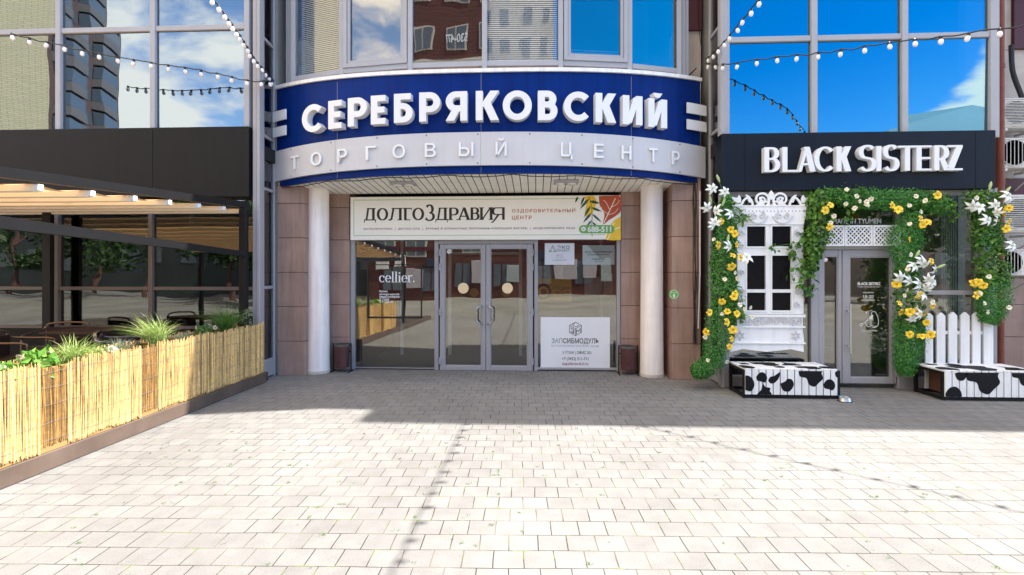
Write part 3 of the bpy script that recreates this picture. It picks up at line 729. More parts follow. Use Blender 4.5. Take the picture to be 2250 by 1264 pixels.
small = [('Т', 640, 658), ('О', 684.6, 707.6), ('Р', 742.7, 763.6), ('Г', 804, 826), ('О', 862.5, 890), ('В', 933, 957.5), ('Ы', 1007.5, 1040), ('Й', 1088.5, 1113), ('Ц', 1231.5, 1257), ('Е', 1304, 1325), ('Н', 1364, 1385), ('Т', 1424, 1442), ('Р', 1473.5, 1490)]
zs0 = az(342, YC-.1, 1065)
for ch, a, b in small:
    X = on_canopy((a+b)/2, .09); k = cdy(X); Y = cy(X)-.09; w_ = ax(b, Y)-ax(a, Y)
    ray = Vector((X, Y)).normalized(); t = Vector((1, k)).normalized(); fac = abs(t.x*ray.y-t.y*ray.x)/abs(ray.y); wid = w_/max(.5, fac)
    T0 = frame_at(X, zs0-.075*abs((X-XC)/HW)**2, .054)
    h = .195; z0_ = -.04 if ch == 'Ц' else 0; z1_ = .25 if ch == 'Й' else h
    if ch == 'Ы':
        mb = MB(); draw(mb, glyph(ch, wid/h, .16, .15), lambda x, y, d, T0=T0, wid=wid: T0(x*h-wid/2, y*h, d), 0, .022); mb.build('letter', 'letter_white', can); continue
    text(ch, -wid/2, wid/2, z0_, z1_, 0, 'letter_white', can, 'letter', .022, .010, T=lambda x, y, d, T0=T0: T0(x, y, d))
# soffit of narrow metal boards
m = MB(); n = 56; y1 = EW-.07
zsoff = lambda Y: zlow+.006-(Y-YC)*.085
for i in range(n):
    a = xl+.06+(xr-xl-.12)*i/n; b = a+(xr-xl-.12)/n-.012
    ya, yb = cy(a)+.07, cy(b)+.07
    m.add([(a, ya, zsoff(ya)), (b, yb, zsoff(yb)), (b, y1, zsoff(y1)), (a, y1, zsoff(y1))], [(3, 2, 1, 0)])
    m.add([(a, ya, zsoff(ya)), (a, y1, zsoff(y1)), (a, y1, zsoff(y1)+.02), (a, ya, zsoff(ya)+.02)], [(0, 1, 2, 3)])
m.build('soffit', 'soffit', can)
m = MB()
for i in range(28):
    a = xl+.05+(xr-xl-.1)*i/28; b = a+(xr-xl-.1)/28; ya, yb = cy(a)+.065, cy(b)+.065
    m.add([(a, ya, zsoff(ya)+.03), (b, yb, zsoff(yb)+.03), (b, 8.2, zsoff(8.2)+.03), (a, 8.2, zsoff(8.2)+.03)], [(3, 2, 1, 0)])
m.build('soffit_backing', 'stone_joint', can)
for px, py in ((886, 409), (1244, 411)):
    Y = 7.45; X = ax(px, Y); z = zsoff(Y)-.004
    d = MB().box(X-.18, X+.18, Y-.10, Y+.10, z-.034, z+.006, .004).build('downlight', 'light_frame', can)
    for k in (-1, 1): MB().lathe([(.07, -.034), (.062, -.05), (.03, -.052)], (X+k*.085, Y, z), 20).build('lamp_lens', 'lens_glass', d, True)
# loose cable drooping along the lower edge
pts = []
for i in range(60):
    X = xl+.1+(xr-xl-.2)*i/59; pts.append((X, cy(X)+.02, droop(zlow, .05)(X)-.012-.028*abs(math.sin(i*.37))-.01*rng.random()))
MB().tube(pts, .007, 5).build('cable', 'rubber', can)

# ------------------------------------------------------------------ banner over the doors
BY = EW-.1
a, b = at(770, 528, BY), at(1364, 429, BY)
ban = thing('banner', 'cream health centre banner with a leaf design above the glass doors', 'banner', (XC, BY, a.z))
MB().box(a.x, b.x, BY, BY+.03, a.z, b.z, .003).build('panel', 'banner_vinyl', ban)
fl = flat(0, 0, BY-.001)
m = MB(); c0, c1 = at(777.5, 518, BY), at(1355, 436, BY)
for q in ([(c0.x, c0.z), (c0.x, c1.z)], [(c0.x, c1.z), (at(1275, 0, BY).x, c1.z)], [(c0.x, c0.z), (at(1330, 0, BY).x, c0.z)]): m.strip(q, .007, fl, 0, .001)
m.build('border_line', 'green_print', ban)
word = [('Д', 800, 826, 1), ('О', 828, 853, 1), ('Л', 854, 884, 1), ('Г', 886, 905, 1), ('О', 906, 932, 1), ('З', 934, 957, 1.22), ('Д', 957, 984, 1), ('Р', 987, 1008, 1), ('А', 1006, 1033, 1), ('В', 1034, 1054, 1), ('И', 1055, 1082, 1), ('Я', 1080, 1109, 1)]
z0, hgt = az(484, BY, 950), 27.5/F*BY
m = MB()
for ch, p0, p1, k in word:
    x0, x1 = ax(p0, BY), ax(p1, BY); wd = (x1-x0)/hgt; T = flat(x0, z0, BY-.001, hgt, hgt*k)
    st = glyph(ch, wd, .21, .085)
    if ch in 'ДЛАИЯРВГ': st += serif(ch, wd, .21, .075)
    if ch == 'Я': st = [q for q in st if not (q[0] == 'p' and q[1][0][1] == 0 and q[1][2][1] < .6)]
    draw(m, st, T, 0, .0012)
    if ch == 'Я': m.strip(spline([(wd*.55, .46), (wd*.34, .14), (wd*.12, -.16), (-.02, -.19)], 5), [.15, .15, .15, .15, .14, .14, .13, .12, .11, .1, .1, .09, .09, .1, .11, .12], T, 0, .002)
m.build('headline', 'brown_print', ban)
ptext('ОЗДОРОВИТЕЛЬНЫЙ', 1125, 1264, 457, 468.5, BY-.001, 'red_print', ban, bold=.014, sp=1.25)
ptext('ЦЕНТР', 1125, 1168, 474, 484, BY-.001, 'red_print', ban, bold=.014, sp=1.25)
ptext('ОСТЕОПРАКТИКА  |  ДЕТОКС-СПА  |  РУЧНЫЕ И АППАРАТНЫЕ ПРОГРАММЫ КОРРЕКЦИИ ФИГУРЫ  |  МОДЕЛИРОВАНИЕ ЛИЦА', 799, 1264, 499, 506.5, BY-.001, 'black_print', ban, bold=.008, sp=1.25)
# leaf artwork
def P(px, py): q = at(px, py, BY); return (q.x, q.z)
def art(name, m, pts, lvl, smooth=True):
    q = [P(*p) for p in pts]
    if smooth: q = spline(q+[q[0]], 4)[:-1]
    return MB().poly(q, fl, 0, .001+lvl*.001).build(name, m, ban)
art('yellow_leaf', 'yellow_print', [(1284, 433), (1304, 431), (1310, 446), (1303, 466), (1292, 478), (1285, 470), (1288, 450)], 0)
art('red_leaf', 'red_print', [(1316, 431), (1340, 430.5), (1363, 432), (1364, 462), (1354, 474), (1338, 484), (1325, 493), (1328, 470), (1318, 452)], 1)
art('yellow_leaf', 'yellow_print', [(1364, 476), (1350, 484), (1340, 496), (1335, 510), (1330, 527), (1348, 528.5), (1364, 527.5)], 2, False)
m = MB()
for q, wv in (([(1326, 491), (1340, 462), (1352, 436)], .012), ([(1340, 462), (1332, 446), (1326, 440)], .007), ([(1343, 456), (1356, 448), (1361, 440)], .007), ([(1336, 470), (1324, 462), (1321, 455)], .006), ([(1336, 472), (1350, 468), (1358, 458)], .006)):
    m.strip(spline([P(*p) for p in q], 5), wv, fl, .001, .0032)
for q in ([(1334, 527), (1348, 506), (1362, 500)], [(1342, 514), (1343, 500), (1350, 490)]): m.strip(spline([P(*p) for p in q], 5), .012, fl, .002, .0042)
m.build('leaf_veins', 'banner_vinyl', ban)
m = MB(); m.strip(spline([P(*p) for p in ((1294, 432), (1299, 450), (1301, 475), (1300, 500), (1301, 520))], 5), .008, fl, .001, .0046)
for (x0, y0, x1, y1, wv) in ((1295, 436, 1274, 460, 7), (1296, 442, 1318, 447, 8), (1298, 452, 1283, 478, 7), (1299, 456, 1322, 465, 7), (1300, 468, 1281, 490, 7), (1301, 470, 1322, 489, 6), (1300, 484, 1288, 500, 5), (1301, 488, 1314, 500, 5), (1270, 432, 1264, 446, 6), (1284, 432, 1276, 452, 6)):
    L_ = math.hypot(x1-x0, y1-y0); nx, ny = -(y1-y0)/L_, (x1-x0)/L_
    pts = [P(x0+(x1-x0)*t+nx*wv*s, y0+(y1-y0)*t+ny*wv*s) for t, s in ((0, 0), (.3, .42), (.65, .36), (1, 0), (.65, -.3), (.3, -.36))]
    m.poly(pts, fl, .001, .0046)
m.build('branch', 'dark_green_print', ban)
c = [P(*p) for p in ((1281, 504), (1341, 504))]; hh = 9/F*BY
pill = arc(c[0][0], c[0][1], hh, hh, 90, 270, 10)+arc(c[1][0], c[1][1], hh, hh, -90, 90, 10)
pb = MB().poly(pill, fl, 0, .0055).build('phone_badge', 'green_print', ban)
ptext('688-511', 1291, 1343, 497.5, 510.5, BY-.0066, 'white_print', pb, bold=.03)
m = MB(); q = P(1282, 503.5); m.lathe([(.038, 0), (.038, -.001)], (q[0], BY-.0066, q[1]), 20, 'y'); m.build('phone_icon', 'white_print', pb)
m = MB(); m.strip(arc(q[0]+.012, q[1]+.012, .024, .024, 170, 285, 8), .011, flat(0, 0, BY-.0078), 0, .001); m.build('handset', 'green_print', pb)

# ------------------------------------------------------------------ notices and lettering on the entrance glass
GY = EW+.012
fx = thing('window_decal', 'black outlined boutique lettering on the glass left of the doors', 'decal', at(867, 697, GY))
m = MB(); x0, x1, z0, z1 = ax(808.5, GY), ax(926, GY), az(698, GY, 867), az(582, GY, 867)
T = flat(0, 0, GY-.0)
for q, wv in (([(x0, z0), (x0, z1)], .026), ([(x1, z0), (x1, z1)], .026), ([(x0-.013, z0), (x1+.013, z0)], .03), ([(x0, z1), (x1, z1)], .014)): m.strip(q, wv, T, 0, .0015)
m.build('outline', 'black_print', fx)
def lower(mb, s_, x, z, h, Y, tv=.2, th=.055):
    T_ = lambda x0: flat(x0, z, Y, h, h)
    for ch in s_:
        T = T_(x)
        if ch in 'ce':
            w_ = .86; st = [('s', arc(w_*.52, .5, w_*.52-tv/2, .5-th/2, 38 if ch == 'c' else 0, 318, 22), (tv, th))]
            if ch == 'e': st.append(('p', [(tv*.6, .5), (w_*.98, .5), (w_*.98, .56), (tv*.6, .56)]))
            if ch == 'c': st.append(('p', arc(w_*.84, .74, .1, .1, 0, 330, 10)))
            adv = w_+.04
        elif ch in 'li':
            H = 1.55 if ch == 'l' else 1
            st = [('p', [(.12, 0), (.12+tv, 0), (.12+tv, H), (.12, H)]), ('p', [(0, 0), (.26+tv, 0), (.26+tv, .05), (0, .05)]), ('p', [(0, H-.05), (.13, H-.05), (.13, H), (0, H)])]
            if ch == 'i': st.append(('p', arc(.12+tv/2, 1.35, .13, .13, 0, 330, 11)))
            adv = .40+tv*.5
        elif ch == 'r':
            st = [('p', [(.12, 0), (.12+tv, 0), (.12+tv, 1), (.12, 1)]), ('p', [(0, 0), (.34+tv, 0), (.34+tv, .05), (0, .05)]), ('p', [(0, .95), (.13, .95), (.13, 1), (0, 1)]), ('s', arc(.58, .68, .28, .28, 175, 60, 8), [.05, .06, .08, .1, .13, .15, .17, .17, .17])]
            adv = .80
        else: st = [('p', arc(.12, .12, .12, .12, 0, 330, 11))]; adv = .3
        draw(mb, st, T, 0, .0015); x += adv*h
    return x
m = MB(); h = 14.8/F*GY; lower(m, 'cellier.', ax(833, GY), az(620.5, GY, 867), h*1.03, GY); m.build('boutique_name', 'white_print', fx)
for s_, xe, y in (('Бутик', 852, 643.5), ('интерьерной', 877, 649.5), ('парфюмерии', 878, 655), ('2 этаж', 855.5, 660.5), ('с 11 до 20', 864, 666.5)):
    ptext(s_, 834, xe, y-5.2, y+(.8 if s_[0] in 'пи' else 0), GY, 'white_print', fx, depth=.0015, bold=.02)

def sheet(label, x0, y0, x1, y1, m, name='notice_sheet', cat='notice', Y=GY):
    a, b = at(x0, y1, Y), at(x1, y0, Y)
    t = thing(name, label, cat, ((a.x+b.x)/2, Y, a.z), 'notices behind the entrance glass' if cat == 'notice' else None)
    MB().box(a.x, b.x, Y-.002, Y+.001, a.z, b.z).build('sheet', m, t)
    return t
SY = GY-.0022
t = sheet('white notice with a green company name and triangle emblem', 1197, 534.5, 1262, 582, 'paper')
ptext('ЭКО', 1224.5, 1251.5, 540, 547.5, SY, 'dark_green_print', t, bold=.012, sp=1.15); ptext('ПРОЕКТ', 1224.5, 1251.5, 548.5, 553, SY, 'black_print', t, bold=.008, sp=1.1)
m = MB(); T = flat(0, 0, SY)
for cx_, cy_ in ((1214.5, 543.5), (1209.5, 551), (1219.5, 551)):
    q = [at(cx_+dx, cy_+dy, SY) for dx, dy in ((0, -3.4), (3, 2), (-3, 2))]
    m.strip([(p.x, p.z) for p in q], .008, T, 0, .001, True)
m.build('emblem', 'dark_green_print', t)
for s_, x0, x1, y in (('офис 108', 1222, 1236, 562), ('(1-й этаж)', 1221, 1237, 566.5), ('тел. 8(3452) 509-509', 1214, 1245, 573), ('e-mail: eko@ekoproekt.ru    www.ekoproekt.ru', 1204, 1256, 577)):
    if s_[0] in 'ое(т' and 'e-mail' not in s_: ptext(s_, x0, x1, y-2.6, y+.4, SY, 'grey_print', t, bold=.01)
t = sheet('grey certification notice with two printed lines in capitals', 1280, 539, 1350, 582, 'grey_paper')
for s_, x0, x1, y, h in (('ОРГАН ПО СЕРТИФИКАЦИИ', 1285, 1346, 556, 4.2), ('ПРОДУКЦИИ И УСЛУГ', 1291, 1340, 562, 4.2), ('КАБИНЕТ 301', 1302, 1329, 571.5, 3.8), ('(3-й этаж)', 1307, 1325, 576.5, 3.2)):
    ptext(s_, x0, x1, y-h, y, SY, 'black_print', t, bold=.01)
t = sheet('large white office notice with a cube emblem and phone number', 1188, 697.5, 1340, 810, 'white_plastic', 'office_sign', 'sign')
ptext('ЗАП', 1212, 1236, 743.5, 754.5, SY, 'grey_paper', t, bold=.03); ptext('СИБМОДУЛЬ', 1237, 1316, 743.5, 757, SY, 'grey_print', t, bold=.03)
ptext('БЫСТРОВОЗВОДИМЫЕ МОДУЛЬНЫЕ ЗДАНИЯ', 1211, 1315, 758.5, 762.5, SY, 'grey_paper', t)
ptext('3 ЭТАЖ | ОФИС 301', 1236, 1299, 771.5, 780, SY, 'black_print', t, bold=.006)
ptext('+7 (3452) 511-711', 1235, 1293, 785.5, 793.5, SY, 'black_print', t, bold=.006); ptext('zapsibmodul.ru', 1235, 1292.5, 796, 804.5, SY, 'wine_print', t, bold=.006)
m = MB(); c = at(1264.5, 723, SY); r_ = 15/F*SY; T = flat(c.x, c.z, SY, r_, r_)
hx = [(math.cos(R(90+60*i)), math.sin(R(90+60*i))) for i in range(6)]
m.strip(hx, .09, T, 0, .001, True)
for q in ([(-.86, .5), (0, .02), (.86, .5)], [(0, .02), (0, -1)], [(-.45, .58), (-.05, .8)], [(-.45, .55), (.05, .3), (.5, .55)]): m.strip(q, .09, T, 0, .0015)
for q in ([(-.7, .15), (-.25, -.1), (-.25, -.35), (-.5, -.3), (-.25, -.4), (-.25, -.65), (-.7, -.42)], [(.15, -.8), (.15, -.15), (.42, -.35), (.7, .1), (.7, -.5)]): m.strip(q, .13, T, 0, .0015)
m.build('cube_emblem', 'grey_print', t)
# posters inside the lobby
PY = 9.0
a, b = at(1182, 664, PY), at(1256, 611, PY)
t = thing('poster', 'yellow poster with dark ring emblem seen faintly through the glass', 'poster', ((a.x+b.x)/2, PY, a.z))
MB().box(a.x, b.x, PY-.004, PY, a.z, b.z).build('sheet', 'yellow_poster', t)
m = MB(); c = at(1194, 641, PY); m.strip(arc(c.x, c.z, .12, .12, 0, 348, 29), .05, flat(0, 0, PY-.005), 0, .001, True); m.lathe([(.05, -.006), (.05, -.007)], (c.x, PY, c.z), 20, 'y'); m.build('ring_emblem', 'poster_navy', t)
ptext('МЕДИА', 1216, 1253, 630, 638, PY-.005, 'poster_navy', t, bold=.01); ptext('ТРАСТ', 1219, 1251, 641, 649, PY-.005, 'poster_navy', t, bold=.01)
for x0, y0, x1, y1, lab in ((1182, 585, 1238, 611, 'pale narrow paper sign above the yellow poster'), (1284, 608, 1322, 648, 'pale paper poster inside the lobby, nearest the yellow poster'), (1325, 600, 1350, 648, 'tall pale poster inside the lobby, beside the right jamb')):
    a, b = at(x0, y1, PY+.05), at(x1, y0, PY+.05); o = MB().box(a.x, b.x, PY+.05, PY+.054, a.z, b.z).build('poster', 'poster_paper'); tag(o, lab, 'poster')
# green round sticker on the stone pier
p = at(1481, 647, 7.618); t = thing('round_sticker', 'small round green sticker on the stone pier', 'sticker', p)
MB().lathe([(.072, 0), (.072, -.002)], tuple(p), 32, 'y').build('disc', 'green_print', t)
m = MB(); m.strip(arc(p.x, p.z, .062, .062, 0, 350, 31), .005, flat(0, 0, p.y-.002), 0, .001, True)
m.poly(spline([(p.x-.012, p.z-.045), (p.x+.012, p.z-.045), (p.x+.014, p.z-.015), (p.x, p.z+.012), (p.x-.014, p.z-.015)], 3), flat(0, 0, p.y-.002), 0, .001); m.build('emblem', 'white_print', t)
text('Спасибо', p.x-.045, p.x+.045, p.z+.02, p.z+.037, p.y-.002, 'white_print', t, depth=.001)

# ------------------------------------------------------------------ litter bins
for px, lab in ((752, 'maroon drum litter bin left of the entrance'), (1380, 'maroon drum litter bin right of the entrance')):
    Y = 7.98; x = ax(px, Y); t = thing('litter_bin', lab, 'litter bin', (x, Y, 0), 'litter bins beside the entrance')
    MB().lathe([(.105, .075), (.112, .08), (.122, .42), (.122, .435), (.116, .44), (.11, .40), (.104, .1)], (x, Y, 0), 24).build('drum', 'bin_maroon', t, True)
    MB().lathe([(.126, .415), (.126, .45), (.119, .452), (.119, .415)], (x, Y, 0), 24).build('rim', 'bin_ash', t, True)
    s = MB()
    for k in (-1, 1):
        s.tube([(x+k*.145, Y, .012), (x+k*.145, Y, .46)], .011, 8); s.tube([(x+k*.145, Y-.11, .012), (x+k*.145, Y+.08, .012)], .011, 8); s.tube([(x+k*.145, Y, .33), (x+k*.118, Y, .33)], .008, 6)
    s.build('stand', 'black_metal', t)

# ------------------------------------------------------------------ shop in the right wing
SGY = 7.03
sx0, sx1 = ax(1586, SGY), ax(2188, SGY); sz1 = az(290, SGY, 1880); sz0 = az(417, SGY, 1880)
sg = thing('shop_sign', 'dark navy shop sign board with raised white Latin lettering', 'sign', ((sx0+sx1)/2, SGY, sz0))
for a, b in ((sx0, ax(1637, SGY)), (ax(1637, SGY)+.003, ax(2143, SGY)), (ax(2143, SGY)+.003, sx1)): MB().box(a, b, SGY, RG+.1, sz0, sz1, .004).build('board', 'navy_cladding', sg)
hgt = .335; zb_ = az(376.5, SGY-.08, 1880)
for ch, a, b in (('B', 1680, 1715), ('L', 1720, 1756), ('A', 1754, 1793), ('C', 1790, 1835), ('K', 1839, 1871), ('S', 1887, 1927), ('I', 1927, 1937), ('S', 1941, 1977), ('T', 1974, 2016), ('E', 2015, 2048), ('R', 2054, 2088), ('Z', 2083, 2116)):
    x0, x1 = ax(a, SGY-.09), ax(b, SGY-.09); k = 1.06 if ch == 'S' else 1
    T = flat(x0, zb_-.004*(k > 1), SGY, hgt, hgt*k)
    mb = MB(); draw(mb, glyph(ch, (x1-x0)/hgt, .19, .075), T, -.0, .085); mb.build('letter', 'letter_white', sg)
# shopfront frame, panes and door
SY_ = 7.2; zs1 = sz0+.03
fr = MB()
X = lambda p: ax(p, SY_)
for p0, p1 in ((1583, 1592), (1778, 1795), (1968, 1985), (2140, 2150)): fr.box(X(p0), X(p1), SY_-.05, SY_+.05, 0, zs1, .005)
fr.box(X(1592), X(1778), SY_-.045, SY_+.045, sz0-.07, zs1-.01, .004); fr.box(X(1592), X(1778), SY_-.045, SY_+.045, .0, .16, .004)
fr.box(X(1985), X(2140), SY_-.045, SY_+.045, sz0-.07, zs1-.01); zt2 = az(643, SY_, 2080); fr.box(X(1985), X(2140), SY_-.045, SY_+.045, zt2-.03, zt2+.03, .004); fr.box(X(1985), X(2140), SY_-.045, SY_+.045, 0, .16)
zd = az(549, SY_, 1880); fr.box(X(1795), X(1968), SY_-.045, SY_+.045, zd, zd+.07, .004); fr.box(X(1795), X(1968), SY_-.045, SY_+.045, sz0-.03, zs1-.01)
fr.box(X(2150), ax(2186, SY_), SY_-.04, SY_+.05, 0, zs1, .005)
fr.build('shopfront_frame', 'grey_frame', bld)
pane(X(1592), X(1778), SY_, .16, sz0-.07, 'shop_glass'); pane(X(1985), X(2140), SY_, .16, zt2-.03, 'shop_glass'); pane(X(1985), X(2140), SY_, zt2+.03, sz0-.07, 'shop_glass')
pane(X(1795), X(1968), SY_, zd+.07, sz0-.03, 'shop_glass')
zdb, zdt = az(842, SY_, 1880), zd-.004
d1 = leaf(X(1796), X(1847), X(1808), X(1839), SY_, zdt, zdb, az(563, SY_, 1880), az(829, SY_, 1880), True, X(1796))
d2 = leaf(X(1848.5), X(1966), X(1865), X(1955), SY_, zdt, zdb, az(565, SY_, 1880), az(829, SY_, 1880), False, X(1967))
hx = ax(1869, 7.08); m = MB(); zt3, zb3 = az(668, 7.08, 1870), az(777, 7.08, 1870)
m.tube([(hx, 7.08, zb3), (hx, 7.08, zt3)], .014, 10)
for z in (zt3-.1, zb3+.1): m.tube([(X(1858), SY_-.03, z), (hx-.02, 7.08, z)], .010, 8)
m.build('bar_handle', 'steel', d2, True)
p = at(1814, 571, SY_); q = MB().lathe([(.034, 0), (.034, -.003)], (p.x, SY_+.002, p.z), 24, 'y').build('no_smoking_sticker', 'red_print', d1)
MB().lathe([(.026, -.003), (.026, -.004)], (p.x, SY_+.002, p.z), 24, 'y').build('sticker_mark', 'white_print', q)
# door lettering
D = SY_+.002
for s_, x0, x1, y0, y1, bo in (('BLACK SISTERZ', 1884.5, 1934.5, 620.5, 627, .03), ('СТУДИЯ ЖЕНСКОЙ ОДЕЖДЫ', 1884, 1932, 629, 632, .0), ('ЕЖЕДНЕВНО', 1896.5, 1920, 641.8, 645, .01), ('10-20', 1897, 1919, 648.5, 654.5, .0), ('БЕЗ ВЫХОДНЫХ', 1893, 1922.5, 658.5, 661.6, .01), ('Welcome, Dear Human', 1892, 1927, 725, 728.5, 0)):
    ptext(s_, x0, x1, y0, y1, D, 'white_print', d2, depth=.0015, bold=bo)
m = MB(); T = flat(0, 0, D)
def dz(x, y): q = at(1850+x/7.9, 580+y/7.9, D); return (q.x, q.z)
for pts in ([(300, 1050), (330, 1080), (390, 1010), (420, 1060), (460, 1095), (500, 1070), (505, 1020), (470, 950), (400, 1010), (360, 1035), (310, 1030)], [(500, 1020), (530, 950), (510, 860), (560, 825), (600, 870), (630, 960), (630, 1050), (590, 1100), (530, 1105)], [(505, 1060), (560, 1085), (610, 1080)], [(440, 990), (480, 920), (530, 880)]):
    m.strip(spline([dz(*p) for p in pts], 4), .007, T, 0, .001)
m.poly([dz(*p) for p in ((470, 950), (515, 890), (545, 900), (520, 970))], T, 0, .0016); m.poly([dz(*p) for p in ((400, 850), (435, 838), (430, 868))], T, 0, .0012)
m.build('line_drawing', 'white_print', d2)
t = thing('window_lettering', 'white capital lettering on the transom glass under the leafy arch', 'decal', at(1884, 490, SY_-.002))
ptext('MADE IN TYUMEN', 1830, 1936, 480.5, 492, SY_-.001, 'white_print', t, depth=.0015, bold=.004)
# shop interior: a rail of clothes is hidden by the reflections, a pale curtain shows in the right pane
m = MB()
for k in range(14):
    x = X(2108)+k*.016; m.box(x, x+.012, 7.5+.02*(k % 2), 7.515+.02*(k % 2), .1, 2.7)
o = m.build('curtain', 'grey_paper'); tag(o, 'pale curtain hanging behind the right shop pane', 'curtain')

# fretwork lattice over the door
LY = 7.09
a, b = at(1793, 541, LY), at(1978, 495, LY)
lt = thing('lattice_panel', 'white fretwork lattice panel over the shop door', 'panel', ((a.x+b.x)/2, LY, a.z))
T = flat(0, 0, LY); W3 = (b.x-a.x)/3; Hh = b.z-a.z
for k in range(3):
    m = MB(); x0 = a.x+k*W3+.004; x1 = a.x+(k+1)*W3-.004
    m.box(x0, x1, LY-.02, LY, b.z-.028, b.z); m.box(x0, x1, LY-.02, LY, a.z, a.z+.022); m.box(x0, x0+.022, LY-.02, LY, a.z+.022, b.z-.028); m.box(x1-.022, x1, LY-.02, LY, a.z+.022, b.z-.028)
    nx, nz = 3, 2; cw, ch_ = (x1-x0-.044)/nx, (Hh-.05)/nz
    for i in range(nx):
        for j in range(nz):
            cx_, cz_ = x0+.022+cw*(i+.5), a.z+.022+ch_*(j+.5); r1, r2 = cw*.5, ch_*.5; e = .0004*((i+j) % 2)
            m.strip([(cx_-r1, cz_), (cx_, cz_+r2), (cx_+r1, cz_), (cx_, cz_-r2)], .015, T, .002, .017+e, True)
            m.strip([(cx_-r1, cz_-r2), (cx_+r1, cz_+r2)], .009, T, .002, .0155+e); m.strip([(cx_-r1, cz_+r2), (cx_+r1, cz_-r2)], .009, T, .002, .0148+e)
    m.build('fretwork', 'white_wood', lt)

# carved window surround
WY = 7.06
ws = thing('window_surround', 'white carved wooden window surround with scrollwork crest and six panes', 'window surround', at(1690, 772, WY))
def q2(px, py): v = at(px, py, WY); return (v.x, v.z)
T = flat(0, 0, WY)
x0, x1 = ax(1618, WY), ax(1763, WY); A_ = lambda y: az(y, WY, 1690)
cols = [(1639, 1680), (1694, 1736)]; rows = [(498, 542), (562, 636), (643, 682)]
m = MB()
cx_ = [ax(v, WY) for c_ in cols for v in c_]
m.box(x0, cx_[0], WY-.03, WY+.03, A_(690), A_(462)); m.box(cx_[3], x1, WY-.03, WY+.03, A_(690), A_(462)); m.box(cx_[1], cx_[2], WY-.03, WY+.03, A_(690), A_(462))
for a, b in ((690, 682), (643, 636), (562, 542), (498, 462)):
    for c0_, c1_ in ((0, 1), (2, 3)): m.box(cx_[c0_], cx_[c1_], WY-.028, WY+.028, A_(a), A_(b))
m.build('window_board', 'white_wood', ws)
m = MB()
for c0_, c1_ in ((0, 1), (2, 3)):
    for a, b in ((682, 643), (636, 562), (542, 498)):
        u0, u1, v0, v1 = cx_[c0_], cx_[c1_], A_(a), A_(b)
        m.box(u0, u1, WY-.038, WY-.031, v0-.02, v0); m.box(u0, u1, WY-.038, WY-.031, v1, v1+.02); m.box(u0-.02, u0, WY-.038, WY-.031, v0-.02, v1+.02); m.box(u1, u1+.02, WY-.038, WY-.031, v0-.02, v1+.02)
m.build('glazing_bead', 'white_wood', ws)
mat('dark_pane', (.006, .005, .007), .25, 0, .05, spec=.1)
for c0_, c1_ in ((0, 1), (2, 3)):
    for a, b in rows: MB().box(cx_[c0_], cx_[c1_], WY-.004, WY+.004, A_(b), A_(a)).build('pane', 'dark_pane', ws)
# head board with drilled holes, flared
m = MB(); m.poly([q2(1612, 494), (q2(1600, 453)), q2(1772, 453), q2(1762, 494)][::-1], T, .032, .046); hb = m.build('head_board', 'white_wood', ws)
m = MB()
for k in range(19):
    p = q2(1619+k*7.9, 465); m.lathe([(.009, -.0462), (.009, -.0475)], (p[0], WY, p[1]), 8, 'y')
m.build('drilled_holes', 'ac_grey', hb)['kind'] = 'stuff'
def scroll(mb, cx, cy, r, a0, turns, w0, d, flip=1, T=T):
    n = 26; P_ = []
    for i in range(n+1):
        t = i/n; rr = r*(1-t*.78); an = a0+flip*turns*360*t; P_.append((cx+rr*math.cos(R(an)), cy+rr*math.sin(R(an))))
    mb.strip(P_, [w0*(1-.45*i/n) for i in range(n+1)], T, .03, d)
    mb.lathe([(r*.2, -d+.0004), (r*.2, -d-.0006)], (P_[-1][0], WY, P_[-1][1]), 10, 'y')
m = MB(); s_ = 1/F*WY
c1_, c2_ = q2(1670, 440), q2(1712, 440)
scroll(m, c1_[0], c1_[1], 17*s_, -60, 1.55, .030, .052, 1); scroll(m, c2_[0], c2_[1], 17*s_, 240, 1.55, .030, .0528, -1)
for k in (-1, 1):
    bx = 1691+k*0
    m.strip(spline([q2(1691+k*40, 452), q2(1691+k*44, 441), q2(1691+k*52, 436), q2(1691+k*60, 442), q2(1691+k*66, 451), q2(1691+k*78, 450)], 5), .026, T, .03, .0535)
    m.poly(spline([q2(1691+k*42, 444), q2(1691+k*46, 434), q2(1691+k*55, 429), q2(1691+k*52, 438), q2(1691+k*48, 447)], 3), T, .03, .0515)
    m.poly(spline([q2(1691+k*66, 447), q2(1691+k*66, 437), q2(1691+k*70, 430), q2(1691+k*74, 436), q2(1691+k*86, 434), q2(1691+k*82, 442), q2(1691+k*74, 447)], 3), T, .03, .051)
    m.strip(spline([q2(1691+k*4, 452), q2(1691+k*9, 444), q2(1691+k*20, 449), q2(1691+k*32, 452)], 4), .022, T, .03, .0525)
    m.poly([q2(1691+k*14, 452), q2(1691+k*18, 440), q2(1691+k*25, 440), q2(1691+k*29, 452)], T, .03, .0508)
m.poly([q2(1691, 420), q2(1697, 428), q2(1693, 440), q2(1689, 440), q2(1685, 428)], T, .03, .054)
m.strip([q2(1600, 453.5), q2(1775, 453.5)], .016, T, .03, .0545)
m.build('crest', 'white_wood', ws)
